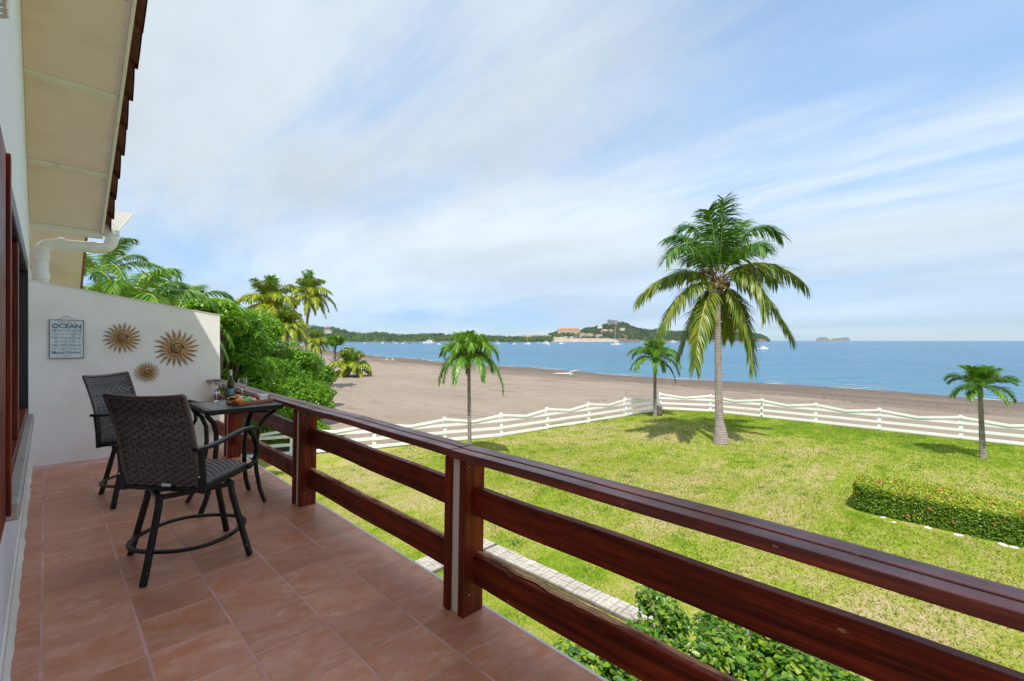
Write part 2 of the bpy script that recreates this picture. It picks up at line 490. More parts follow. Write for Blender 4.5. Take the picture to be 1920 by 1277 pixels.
M_NAIL = mat('dark_nail_head', (0.05, 0.03, 0.02), 0.7)
M_ROOF = mat('brown_clay_roof_tile', (0.33, 0.135, 0.105), 0.75, col2=(0.23, 0.09, 0.07), scale=5, bump=0.2, bscale=60, kind='World')
M_PVC = mat('white_pvc', (0.80, 0.79, 0.76), 0.4, col2=(0.66, 0.63, 0.57), scale=5, lo=0.5, hi=0.8)
M_DARKGLASS = mat('dark_window_glass', (0.012, 0.014, 0.016), 0.06, spec=0.6)
M_BLACKMETAL = mat('black_window_metal', (0.015, 0.014, 0.014), 0.4)
M_STONE = mat('grey_stone_sill', (0.42, 0.39, 0.35), 0.6, col2=(0.33, 0.30, 0.26), scale=12)
M_LAWN = mat_lawn()
M_SAND = mat_sand()
M_SEA = mat_sea()
M_PAVER = mat('grey_concrete_paver', (0.47, 0.435, 0.39), 0.85, col2=(0.33, 0.305, 0.27), scale=3.0, bump=0.4, bscale=50, bdist=0.006, kind='World')
M_SOIL = mat('dark_soil', (0.09, 0.065, 0.045), 0.95, col2=(0.05, 0.035, 0.025), scale=6)
M_WHITEFENCE = mat('white_fence_paint', (0.88, 0.88, 0.88), 0.5, col2=(0.80, 0.80, 0.78), scale=3, lo=0.5, hi=0.8, kind='World')

# ================================================================== GROUND, BEACH, SEA
SEA_Z = -4.5
LAWN_Z = -3.0
_sy = np.array([-400, -100, -4, 16, 31, 53, 88, 132, 180, 240, 330, 450, 700.])
_sx = np.array([20, 52, 70.3, 72.6, 73.2, 74.4, 78, 86.5, 96, 112, 140, 185, 300.])
def shore_x(y): return np.interp(y, _sy, _sx)
def sand_z(x, y):
    s = shore_x(y) - x
    s = s + 1.6 * np.sin(y * 0.11 + 0.4 * np.sin(y * 0.037)) * np.exp(-np.abs(s) / 14)
    z = np.where(s < 0, SEA_Z + 0.05 * s, SEA_Z + np.minimum(0.0300 * s, 1.22))
    return np.maximum(z, -9)
def build_ground():
    ys = np.concatenate([np.linspace(-380, -60, 30)[:-1], np.linspace(-60, 120, 160)[:-1], np.linspace(120, 700, 110)])
    xs = np.concatenate([np.linspace(-300, -10, 12)[:-1], np.linspace(-10, 130, 120)[:-1], np.linspace(130, 420, 60)])
    X, Y = np.meshgrid(xs, ys)
    Z = sand_z(X, Y)
    inl = (shore_x(Y) - X) > 3
    und = 0.035 * np.sin(X * 0.83 + Y * 0.31) * np.sin(Y * 0.47 - X * 0.2) + 0.02 * np.sin(X * 2.1 + 1.3 * Y)
    Z = Z + np.where(inl & (X > -5), und, 0)
    V = np.stack([X, Y, Z], -1).reshape(-1, 3)
    ny, nx = X.shape
    i = np.arange(ny - 1)[:, None] * nx + np.arange(nx - 1)[None, :]
    F = np.stack([i, i + 1, i + nx + 1, i + nx], -1).reshape(-1, 4)
    o = link('beach', np_mesh('beach', V, [F], M_SAND, smooth=True)); tag(o, kind='structure')
    R = 15000.0
    mb = MB(); mb.add([(-R, -R, SEA_Z), (R, -R, SEA_Z), (R, R, SEA_Z), (-R, R, SEA_Z)], [(0, 1, 2, 3)])
    o = mb.build('sea', M_SEA); tag(o, kind='structure')
    # lawn sheet, held by the fence line
    poly = [(-60, -60), (30.75, -60), (30.75, 3), (30.95, 6), (30.9, 9), (30.9, 12), (29.6, 14.9), (25.2, 15.1), (21.8, 15.5), (18.6, 15.95), (15.4, 16.3), (13, 17.4), (10, 18.4), (7, 19.7), (1, 22.3), (-60, 30)]
    mb = MB(); mb.prism(poly, -3.7, LAWN_Z)
    o = mb.build('lawn', M_LAWN, bevel=0.12, seg=2); tag(o, kind='structure')
def build_shore_details():
    # thin broken foam where the ripples reach the sand
    rng = np.random.default_rng(21)
    V = []; F = []
    for row, (off, wid) in enumerate(((0.3, .35), (-2.2, .25), (-5.5, .2))):
        y = -60.0
        while y < 330:
            L = rng.uniform(2, 11) * (1 + max(0, y) / 120); gap = rng.uniform(.5, 7) * (1 + row)
            n = 8; b0 = len(V)
            for i in range(n + 1):
                yy = y + L * i / n; s = 1.6 * np.sin(yy * 0.11 + 0.4 * np.sin(yy * 0.037))
                x = float(shore_x(yy)) + s * np.exp(-abs(off) / 14) - off + .25 * np.sin(yy * .9 + row)
                w = wid * np.sin(np.pi * (i + .15) / (n + .3)) * rng.uniform(.6, 1.2)
                V += [(x - w, yy, SEA_Z + .03 + .012 * row), (x + w, yy, SEA_Z + .03 + .012 * row)]
            F += [(b0 + 2*i, b0 + 2*i + 1, b0 + 2*i + 3, b0 + 2*i + 2) for i in range(n)]
            y += L + gap
    o = link('shore_foam', np_mesh('shore_foam', np.array(V), [np.array(F)], mat('thin_foam', (0.42, 0.47, 0.50), .7))); tag(o, 'thin broken line of foam along the waterline', 'foam', kind='stuff')
    # bits of weed, stick and shell left on the sand
    n = 2600
    y = rng.uniform(-40, 200, n); x = shore_x(y) - np.abs(rng.normal(size=n)) * 16 - 1.5
    k = rng.random(n) < .45; x = np.where(k, shore_x(y) - 17 - 2.2 * np.sin(y * .13) + rng.normal(size=n) * .7, x)
    ok = (x > 31.5) | (y > 22); x, y = x[ok], y[ok]; n = len(x)
    z = sand_z(x, y) + .03; a = rng.uniform(0, 6.28, n); l = rng.uniform(.04, .22, n); w = l * rng.uniform(.12, .5, n); h = rng.uniform(.01, .06, n)
    ca, sa = np.cos(a), np.sin(a)
    P = np.stack([np.stack([x + ca*l, y + sa*l, z], 1), np.stack([x - sa*w, y + ca*w, z], 1), np.stack([x - ca*l, y - sa*l, z], 1), np.stack([x + sa*w, y - ca*w, z], 1), np.stack([x, y, z + h], 1)], 1).reshape(-1, 3)
    b = np.arange(n)[:, None] * 5
    F = np.concatenate([b + np.array(q) for q in ((0, 1, 4), (1, 2, 4), (2, 3, 4), (3, 0, 4))])
    o = link('beach_debris', np_mesh('beach_debris', P, [F], mat('dark_drift_litter', (0.085, 0.065, 0.05), .9))); tag(o, 'scattered dark sticks and weed lying on the beach', 'debris', kind='stuff')
build_ground()
build_shore_details()

def build_path():
    path = MB()
    path.prism([(6.80, 3.3), (7.30, 3.3), (7.30, 8.33), (5.35, 8.33), (5.35, 7.62), (6.80, 7.62)], LAWN_Z - 0.05, LAWN_Z + 0.012)
    p = path.build('paved_path', M_SOIL); tag(p, kind='structure')
    mb = MB(); mb.box(-0.094, 0.094, -0.044, 0.044, 0, 0.045)
    me = mb.mesh('paver', M_PAVER, bevel=0.006)
    rr = random.Random(3)
    def lay(x0, x1, y0, y1):
        nx = int(round((x1 - x0) / 0.2)); ny = int(round((y1 - y0) / 0.2))
        for i in range(nx):
            for j in range(ny):
                cx, cy = x0 + 0.2 * i + 0.1, y0 + 0.2 * j + 0.1
                for k in (-1, 1):
                    rot = (i + j) % 2
                    px, py = (cx, cy + k * 0.05) if rot == 0 else (cx + k * 0.05, cy)
                    o = link('paver', me, p, (px, py, LAWN_Z + 0.004 + rr.uniform(-0.006, 0.006)),
                             (rr.uniform(-.02, .02), rr.uniform(-.02, .02), (0 if rot == 0 else math.pi / 2) + rr.uniform(-.03, .03)))
    lay(6.85, 7.25, 3.4, 7.6)
    lay(5.45, 7.25, 7.68, 8.28)
build_path()

# ================================================================== BALCONY FLOOR
TILT = (math.atan(0.0103), math.atan(0.0114), 0.0)     # the floor falls outwards a little
def fz(x, y): return -0.0114 * x + 0.0103 * y
YW = 8.47                                                # face of the end wall
XW = -0.16                                               # face of the house wall
XE = 1.955                                               # outer edge of the tiles
def build_floor():
    mb = MB(); mb.box(XW - 0.02, XE + 0.015, -2.4, YW, -0.22, -0.0022)
    slab = mb.build('balcony_floor', M_GROUT, rot=TILT); tag(slab, kind='structure')
    e = MB(); e.box(XE + 0.016, XE + 0.034, -2.4, YW, -0.24, -0.002)
    e.build('edge_strip', M_CREAM, slab)
    xl = [XW, -0.017, 0.381, 0.779, 1.177, 1.575, XE + 0.012]
    P = 0.39
    y_top = YW
    y0 = 4.656
    ks = range(-9, 19)
    meshes = {}
    rr = random.Random(5)
    for i in range(6):
        a, b_ = xl[i], xl[i + 1]
        g = 0.0075
        x0 = a + (0 if i == 0 else g); x1 = b_ - (0.002 if i == 5 else g)
        for k in ks:
            yb = y0 - (k + 1) * P; yt = y0 - k * P
            if yb >= y_top: continue
            gt = 0.0042 if k < 1 else 0.0055
            t1 = min(yt - gt, y_top - 0.002); t0 = yb + gt
            if t1 - t0 < 0.03: continue
            key = (i, round(t1 - t0, 3))
            if key not in meshes:
                hx, hy = (x1 - x0) / 2, (t1 - t0) / 2
                m = MB(); m.box(-hx, hx, -hy, hy, -0.010, 0.0)
                meshes[key] = m.mesh('tile', M_TILE, bevel=0.0022, seg=1)
            link('tile', meshes[key], slab, ((x0 + x1) / 2, (t0 + t1) / 2, rr.uniform(-0.0006, 0.0006)), (rr.uniform(-.0012, .0012), rr.uniform(-.0012, .0012), 0))
build_floor()

# ================================================================== HOUSE
EAVE_Y = 9.28; EAVE_Z = 3.33; SLOPE = 0.4545; RIDGE_Y = 3.2; XO = 0.58
def soff_z(y): return EAVE_Z + SLOPE * (EAVE_Y - y) if y > RIDGE_Y else EAVE_Z + SLOPE * (EAVE_Y - RIDGE_Y) - SLOPE * (RIDGE_Y - y)
WY0, WY1, WZ0, WZ1 = 3.2, 6.82, 0.95, 2.50               # window opening
def build_house():
    h = empty('beach_house', (XW - 1.5, 3.0, LAWN_Z), label='white plastered beach house with brown tiled roof and beige soffit beside the balcony', cat='house')
    inv = Matrix.Translation(-h.location)
    def put(mb, name, mats, parent=None, **k):
        o = mb.build(name, mats, parent if parent else h, **k)
        if parent is None: o.location = -h.location
        return o
    xi = XW - 0.22
    # wall pieces butted round the window opening
    w = MB()
    w.box(xi, XW, -2.6, 9.20, LAWN_Z, WZ0)
    w.box(xi, XW, -2.6, WY0, WZ0, WZ1)
    w.box(xi, XW, WY1, 9.20, WZ0, WZ1)
    poly = [(-2.6, WZ1), (9.20, WZ1), (9.20, soff_z(9.20) - 0.001), (RIDGE_Y, soff_z(RIDGE_Y)), (-2.6, soff_z(-2.6))]
    vs = [(xi, y, z) for y, z in poly] + [(XW, y, z) for y, z in poly]; n = len(poly)
    w.add(vs, [tuple(range(n)), tuple(range(2*n-1, n-1, -1))] + [(i, i+n, (i+1) % n + n, (i+1) % n) for i in range(n)])
    put(w, 'wall', M_HOUSEW)
    b = MB(); b.box(-9, xi - 0.002, -2.55, 9.15, LAWN_Z, 3.2)
    put(b, 'room_volume', M_HOUSEW)
    # skirting with a ragged sealed foot
    rr = random.Random(4)
    s = MB(); ys = np.linspace(-2.3, YW - 0.001, 90); vs = []; fs = []
    for y in ys:
        o = 0.010 + rr.uniform(0, 0.012)
        z = fz(XW, y)
        for dx, dz in ((0.001, 0.105), (0.013, 0.10), (0.014, 0.03), (0.022 + o, 0.004), (0.028 + o, -0.006)):
            vs.append((XW + dx, y, z + dz))
    for i in range(len(ys) - 1):
        for k in range(4): fs.append((i*5+k, i*5+k+1, (i+1)*5+k+1, (i+1)*5+k))
    s.add(vs, fs); put(s, 'skirting', M_CREAM)
    # roof slab above the soffit (both slopes), boards below
    r = MB()
    for ya, yb in ((RIDGE_Y, EAVE_Y), (RIDGE_Y, -3.1)):
        za, zb = soff_z(ya) + 0.06, soff_z(yb) + 0.06
        vs = [(-9, ya, za), (XO - 0.005, ya, za), (XO - 0.005, yb, zb), (-9, yb, zb)]
        r.add(vs + [(x, y, z + 0.10) for x, y, z in vs], [(0,1,2,3),(7,6,5,4),(0,4,5,1),(1,5,6,2),(2,6,7,3),(3,7,4,0)])
    roof = put(r, 'roof', M_ROOF)
    def sbox(mb, x0, x1, ya, yb, d0, d1):
        vs = []
        for d in (d0, d1):
            for x, y in ((x0, ya), (x1, ya), (x1, yb), (x0, yb)): vs.append((x, y, soff_z(y) + d))
        mb.add(vs, [(0,3,2,1),(4,5,6,7),(0,1,5,4),(1,2,6,5),(2,3,7,6),(3,0,4,7)])
    seams = [9.25, 8.06, 6.82, 5.56, 4.30, RIDGE_Y]
    for i in range(5):
        m = MB(); sbox(m, XW + 0.001, XO, seams[i+1] + 0.012, seams[i] - 0.012, 0.0, 0.05)
        pn = put(m, 'soffit_panel', M_SOFFIT, bevel=0.003)
        nl = MB(); rr2 = random.Random(20 + i)
        for q in range(9):
            y = seams[i+1] + (seams[i] - seams[i+1]) * rr2.random()
            x = rr2.choice((XW + 0.03, XO - 0.04, XO - 0.05, XO - 0.03)) + rr2.uniform(-.01, .01)
            nl.lathe([(0.004, -0.003), (0.0045, 0.002)], 6, (x, y, soff_z(y)))
        tag(nl.build('nail_heads', M_NAIL, pn), kind='stuff')
        if 0 < i:
            m = MB(); sbox(m, XW + 0.001, XO - 0.002, seams[i] - 0.032, seams[i] + 0.032, -0.024, -0.001)
            put(m, 'soffit_batten', M_FASCIA, bevel=0.004)
    m = MB(); sbox(m, XW + 0.001, XO, 9.253, 9.33, -0.075, 0.10); put(m, 'eave_beam', M_FASCIA, bevel=0.008)
    m = MB(); sbox(m, XO + 0.001, XO + 0.030, RIDGE_Y, 9.36, -0.055, 0.135); put(m, 'fascia_board', M_FASCIA, bevel=0.004)
    m = MB(); sbox(m, XO + 0.001, XO + 0.030, -3.0, RIDGE_Y - 0.003, -0.055, 0.165); put(m, 'fascia_board', M_FASCIA, bevel=0.004)
    # barrel tiles along the rake
    t = MB(); L = 0.50; nseg = 10; vs = []; fs = []
    for j, (yy, rad) in enumerate(((0.0, 0.088), (L * 0.5, 0.081), (L, 0.070))):
        for ring in (0, 1):
            for i in range(nseg + 1):
                a = math.pi * (-0.10 + 1.12 * i / nseg)
                rr_ = rad - 0.014 * ring
                vs.append((math.cos(a) * rr_, -yy, math.sin(a) * rr_ * 1.05 + 0.02 * j * 0.0))
    k = nseg + 1
    for j in range(2):
        for i in range(nseg):
            a = j * 2 * k + i; b2 = (j + 1) * 2 * k + i
            fs.append((a, a + 1, b2 + 1, b2)); fs.append((a + k, b2 + k, b2 + k + 1, a + k + 1))
    fs.append(tuple(range(nseg, -1, -1)))
    t.add(vs, fs)
    tm = t.mesh('roof_tile', M_ROOF, smooth=True)
    y = 9.50; n = 0; sl = math.atan(SLOPE)
    while y > RIDGE_Y - 0.1:
        link('roof_tile', tm, roof, (XO + 0.048 + rr.uniform(-.006, .006), y, soff_z(y) + 0.105), (-sl + 0.045, rr.uniform(-.05, .05), rr.uniform(-.02, .02)))
        y -= 0.43; n += 1
    # gutter with an end cap, and the downpipe
    g = MB()
    prof = [(9.345, 3.70), (9.345, 3.40), (9.47, 3.40), (9.54, 3.52), (9.62, 3.60), (9.62, 3.70), (9.605, 3.70), (9.605, 3.61), (9.53, 3.535), (9.46, 3.415), (9.36, 3.415), (9.36, 3.70)]
    n = len(prof); vs = [(-6, a, b2) for a, b2 in prof] + [(0.78 + (b2 - 3.4) * .6, a, b2) for a, b2 in prof]
    g.add(vs, [tuple(range(n)), tuple(range(2*n-1, n-1, -1))] + [(i, i+n, (i+1) % n + n, (i+1) % n) for i in range(n)])
    gut = put(g, 'gutter', M_PVC)
    c = MB(); cp = [(9.340, 3.715), (9.340, 3.393), (9.475, 3.393), (9.547, 3.515), (9.628, 3.595), (9.628, 3.715)]
    n = 6; vs = [(0.782 + (b2 - 3.4) * .6, a, b2) for a, b2 in cp] + [(0.796 + (b2 - 3.4) * .6, a, b2) for a, b2 in cp]
    c.add(vs, [tuple(range(n)), tuple(range(2*n-1, n-1, -1))] + [(i, i+n, (i+1) % n + n, (i+1) % n) for i in range(n)])
    c.build('end_cap', M_PVC, gut)
    d = MB(); yp = 9.44; R = 0.082
    pts = [(0.72, yp, 3.44), (0.72, yp, 3.26)]
    for q in range(1, 7):
        a = math.radians(15 * q); pts.append((0.72 - 0.14 * (1 - math.cos(a)), yp, 3.26 - 0.14 * math.sin(a)))
    pts += [(0.1, yp, 3.10)]
    for q in range(0, 7):
        a = math.radians(15 * q); pts.append((0.10 - 0.15 * math.sin(a), yp, 3.10 - 0.15 * (1 - math.cos(a))))
    pts += [(-0.05, yp, 2.6), (-0.05, yp, LAWN_Z)]
    d.tube(pts, R, 16, up=(0, 1, 0))
    dp = put(d, 'downpipe', M_PVC, smooth=True)
    for za in (3.38, 2.90, 2.62):
        x = 0.72 if za > 3.2 else -0.05
        k2 = MB(); k2.lathe([(R + .003, -0.05), (R + .012, -0.045), (R + .012, 0.045), (R + .003, 0.05)], 18, (x, yp, za)); k2.build('collar', M_PVC, dp, smooth=True)
    for xa in (0.50, 0.16):
        k2 = MB(); k2.tube([(xa - .035, yp, 3.115), (xa + .035, yp, 3.115)], R + .010, 18, up=(0, 1, 0)); k2.build('collar', M_PVC, dp, smooth=True)
    # window: timber casing, sashes, glass, sill
    win = empty('window', parent=h); win.location = -h.location
    def part(name, mt, *bx, bevel=0.005, parent=win):
        m = MB(); m.box(*bx); return m.build(name, mt, parent, bevel=bevel)
    part('casing', M_BLACKMETAL, XW - .10, XW + .035, WY1 - .11, WY1, WZ0, WZ1)
    part('casing', M_BLACKMETAL, XW - .10, XW + .020, WY0, WY0 + .11, WZ0, WZ1)
    part('casing', M_BLACKMETAL, XW - .10, XW + .037, WY0 + .112, WY1 - .112, WZ1 - .11, WZ1)
    part('casing', M_WOODY, XW - .10, XW + .030, WY0 + .112, WY1 - .112, WZ0, WZ0 + .07)
    for y in (4.75,):
        part('mullion', M_WOODZ, XW - .10, XW + .025, y - .09, y + .09, WZ0 + .072, WZ1 - .112)
    for a, b2 in ((WY0 + .112, 4.658), (4.842, WY1 - .112)):
        m = MB(); e = 0.035
        for bx in ((a, a + e, WZ0 + .075, WZ1 - .115), (b2 - e, b2, WZ0 + .075, WZ1 - .115), (a + e, b2 - e, WZ0 + .075, WZ0 + .11), (a + e, b2 - e, WZ1 - .15, WZ1 - .115)):
            m.box(XW - .07, XW - .03, bx[0], bx[1], bx[2], bx[3])
        m.build('sash', M_BLACKMETAL, win)
        m = MB(); m.box(XW - .056, XW - .050, a + e, b2 - e, WZ0 + .11, WZ1 - .15); m.build('pane', M_DARKGLASS, win)
    # wide fixed timber panel at the near end of the window
    sh = MB()
    sh.box(XW + .002, XW + .034, 0.9, 3.19, WZ0 - .06, WZ1 + .06)
    leaf = sh.build('timber_panel', M_WOODZ, win, bevel=0.008)
    m = MB(); m.box(XW + .0345, XW + .048, 3.09, 3.18, WZ0 - .05, WZ1 + .05); m.build('edge_trim', M_WOODZ, leaf, bevel=.002)
    part('sill', M_STONE, XW - .02, XW + .075, WY0 - .05, WY1 + .03, WZ0 - .09, WZ0 - .002, bevel=0.01)
build_house()

def build_wall_lantern():
    t = empty('wall_lantern', (XW, 2.03, 2.70), label='white woven wall lantern under the eaves at the top left corner', cat='lamp')
    m = MB(); m.box(0.0, 0.012, -.10, .10, -.02, .22); m.build('back_plate', M_PVC, t, bevel=.004)
    rib = MB()
    for k in range(13):
        z = -0.005 + k * 0.018
        pts = [(0.012, -.09, z), (0.05, -.09, z), (0.075, -.065, z), (0.075, .065, z), (0.05, .09, z), (0.012, .09, z)]
        rib.tube(pts, 0.006, 6)
    rib.build('ribs', M_PVC, t, smooth=True)
    for (x, y) in ((.078, -.05), (.078, 0), (.078, .05), (.055, -.088), (.055, .088)):
        q = MB(); q.tube([(x, y, -.015), (x, y, .23)], 0.005, 6); q.build('stave', M_PVC, t, smooth=True)
build_wall_lantern()

def build_neighbour():
    h = empty('neighbouring_house', (-1.5, 13.0, LAWN_Z), label='neighbouring house with beige soffit seen beyond the end wall', cat='house')
    def put(mb, name, mats, **k):
        o = mb.build(name, mats, h, **k); o.location = -h.location; return o
    w = MB(); w.box(-6, XW, 9.75, 15.6, LAWN_Z, 2.75); put(w, 'wall', M_HOUSEW)
    def sz(y): return 2.72 + SLOPE * (15.8 - y)
    for ya, yb in ((9.9, 12.55), (12.6, 15.8)):
        m = MB(); vs = []
        for d in (0, .05):
            for x, y in ((-6, ya), (XO, ya), (XO, yb), (-6, yb)): vs.append((x, y, sz(y) + d))
        m.add(vs, [(0,3,2,1),(4,5,6,7),(0,1,5,4),(1,2,6,5),(2,3,7,6),(3,0,4,7)])
        put(m, 'soffit_panel', M_SOFFIT, bevel=0.004)
    m = MB(); vs = []
    for d in (.052, .25):
        for x, y in ((-6, 9.9), (XO + .05, 9.9), (XO + .05, 16.0), (-6, 16.0)): vs.append((x, y, sz(y) + d))
    m.add(vs, [(0,3,2,1),(4,5,6,7),(0,1,5,4),(1,2,6,5),(2,3,7,6),(3,0,4,7)])
    put(m, 'roof', M_ROOF)
build_neighbour()

# ================================================================== END WALL
def build_end_wall():
    t = empty('partition_wall', (0.9, YW + .09, 0), label='white plastered end wall of the balcony with sloping top', cat='wall')
    x0, x1 = XW + 0.001, XE
    zb = LAWN_Z
    poly = [(x0, zb), (x1, zb), (x1, 2.105), (x0, 2.475)]
    m = MB(); vs = [(x, YW + .001, z) for x, z in poly] + [(x, YW + .17, z) for x, z in poly]
    m.add(vs, [(0,1,2,3),(7,6,5,4),(0,4,5,1),(1,5,6,2),(2,6,7,3),(3,7,4,0)])
    o = m.build('wall_body', M_WALL, t, bevel=0.008); o.location = -t.location
    rr = random.Random(8)                       # weathered cement capping along the top edge
    m = MB(); n = 46; vs = []; fs = []
    for i in range(n + 1):
        x = x0 + (x1 - x0) * i / n; z = 2.475 + (2.105 - 2.475) * i / n
        e = rr.uniform(-.004, .006)
        for dy, dz in ((-.004, -.012 + e), (-.006, .006 + e * .5), (.172, .006), (.174, -.01)): vs.append((x, YW + dy, z + dz))
    for i in range(n):
        for k in range(3): fs.append((i*4+k, (i+1)*4+k, (i+1)*4+k+1, i*4+k+1))
    m.add(vs, fs); o = m.build('capping', M_CREAM, t); o.location = -t.location
build_end_wall()

# ================================================================== RAILING
def build_railing():
    R = empty('wooden_railing', (0, 0, 0), label='dark red-brown varnished wooden balcony railing with wide cap', cat='railing')
    R.rotation_euler = TILT
    posts = [-0.40, 2.18, 4.745, 7.32]
    CZ = 1.026; T = 0.052
    rr = random.Random(2)
    def wavy(name, mt, x0, x1, y0, y1, z0, z1, bevel, amp=0.0025, n=24):
        m = MB(); vs = []; fs = []; ph = rr.uniform(0, 6)
        for i in range(n + 1):
            y = y0 + (y1 - y0) * i / n
            a = amp * math.sin(2.1 * y + ph) + amp * .6 * math.sin(5.3 * y + ph * 2)
            for x, z in ((x0, z0), (x1, z0), (x1, z1), (x0, z1)): vs.append((x + a * .6, y, z + a))
        for i in range(n):
            for k in range(4): fs.append((i*4+k, i*4+(k+1) % 4, (i+1)*4+(k+1) % 4, (i+1)*4+k))
        fs.append((3, 2, 1, 0)); fs.append(tuple(n*4+k for k in range(4)))
        m.add(vs, fs)
        return m.build(name, mt, R, bevel=bevel, seg=2)
    # cap: two boards side by side per bay
    ends = [-1.9, 2.285, 4.85, YW - .002]
    for i in range(3):
        a, b = ends[i] + (.002 if i else 0), ends[i + 1] - .002
        mid = 1.832 + 0.004 * i
        wavy('cap_board', M_WOODCAP, 1.750 + .003 * i, mid - .0015, a, b, CZ - T, CZ - .003, 0.007)
        wavy('cap_board', M_WOODCAP, mid + .0015, 1.930, a, b, CZ - T, CZ, 0.007)
    spans = [(-0.225, 2.19), (2.355, 4.755), (4.92, 7.33), (7.495, YW - .002)]
    for i, (a, b) in enumerate([(-1.9, -0.41)] + spans):
        wavy('rail', M_WOODY, 1.868, 1.918, a, b, 0.612, 0.788, 0.006, 0.004)
        lo = wavy('rail', M_WOODY, 1.862, 1.915, a, b, 0.190, 0.370, 0.006, 0.003)
        # peeled, splintered strip along the top of the lower rail
        m = MB(); n = max(10, int((b - a) * 28)); vs = []; fs = []
        l = 0.0
        for q in range(n + 1):
            y = a + .01 + (b - a - .02) * q / n
            l = 0.75 * l + rr.uniform(-.012, .012)
            xl = min(1.905, max(1.864, 1.876 + l)); z = 0.3735 + rr.uniform(0, .0045)
            vs += [(xl, y, 0.3720), (min(1.912, xl + .008 + rr.uniform(0, .012)), y, z + .004), (1.9155, y, z), (1.918, y, z - .012 - rr.uniform(0, .008))]
        for q in range(n):
            for k in range(3): fs.append((q*4+k, q*4+k+1, (q+1)*4+k+1, (q+1)*4+k))
        m.add(vs, fs)
        s = m.build('worn_top_edge', M_RAWWOOD, lo)
        tag(s, label='splintered bare wood along the top of the lower rail')
    for y in posts:
        p = empty('post', (0, y, 0), parent=R)
        m = MB(); m.box(1.781, 1.945, 0.0, 0.052, 0.0015, CZ - T - .002); m.build('plank', M_WOODZ, p, bevel=.006, seg=2)
        for sx_, sz_ in ((1.905, .930), (1.815, .925), (1.90, .285), (1.83, .130)):
            m = MB(); m.lathe([(.0055, 0), (.0045, .002), (.001, .0022)], 8); m.build('screw_head', M_SCREW, p, loc=(sx_, -.0005, sz_), rot=(math.pi / 2, 0, 0))
        m = MB(); m.box(1.795, 1.925, 0.053, 0.128, 0.0015, CZ - T - .004); m.build('core', M_FASCIA, p)
        m = MB(); m.box(1.772, 1.935, 0.129, 0.190, 0.0015, CZ - T - .010); m.build('plank', M_WOODZ, p, bevel=.012, seg=3)
build_railing()
# ================================================================== WALL DECORATIONS
M_SIGN = mat('distressed_pale_blue_board', (0.70, 0.76, 0.80), 0.75, col2=(0.50, 0.54, 0.56), scale=8, stretch=(3, 1, 0.6), lo=0.45, hi=0.7)
M_SIGNEDGE = mat('weathered_board_edge', (0.16, 0.13, 0.11), 0.8, col2=(0.30, 0.27, 0.24), scale=20)
M_TEAL = mat('teal_paint', (0.018, 0.16, 0.24), 0.7, col2=(0.05, 0.12, 0.16), scale=40)
M_NAVY = mat('slate_blue_paint', (0.06, 0.12, 0.18), 0.7, col2=(0.14, 0.18, 0.22), scale=40)
M_GREYINK = mat('grey_paint', (0.20, 0.25, 0.30), 0.7, col2=(0.30, 0.34, 0.37), scale=40)
M_WIRE = mat('rusty_wire', (0.20, 0.13, 0.08), 0.6, metal=0.5)
def text_mesh(txt, size, mt, width=None, shear=0.0, bold=0.0):
    cu = bpy.data.curves.new('lettering', 'FONT')
    cu.body = txt; cu.size = size; cu.align_x = 'CENTER'; cu.align_y = 'CENTER'; cu.shear = shear
    cu.offset = bold; cu.extrude = 0.0004; cu.resolution_u = 3
    ob = bpy.data.objects.new('tmp_text', cu); COL.objects.link(ob)
    dg = bpy.context.evaluated_depsgraph_get()
    me = bpy.data.meshes.new_from_object(ob.evaluated_get(dg))
    bpy.data.objects.remove(ob)
    me.materials.clear(); me.materials.append(mt)
    n = len(me.vertices); co = np.empty(n * 3, np.float32); me.vertices.foreach_get('co', co); co = co.reshape(-1, 3)
    if n and width:
        w = co[:, 0].max() - co[:, 0].min(); co[:, 0] *= width / w
        me.vertices.foreach_set('co', co.ravel())
    me.name = 'lettering'
    return me
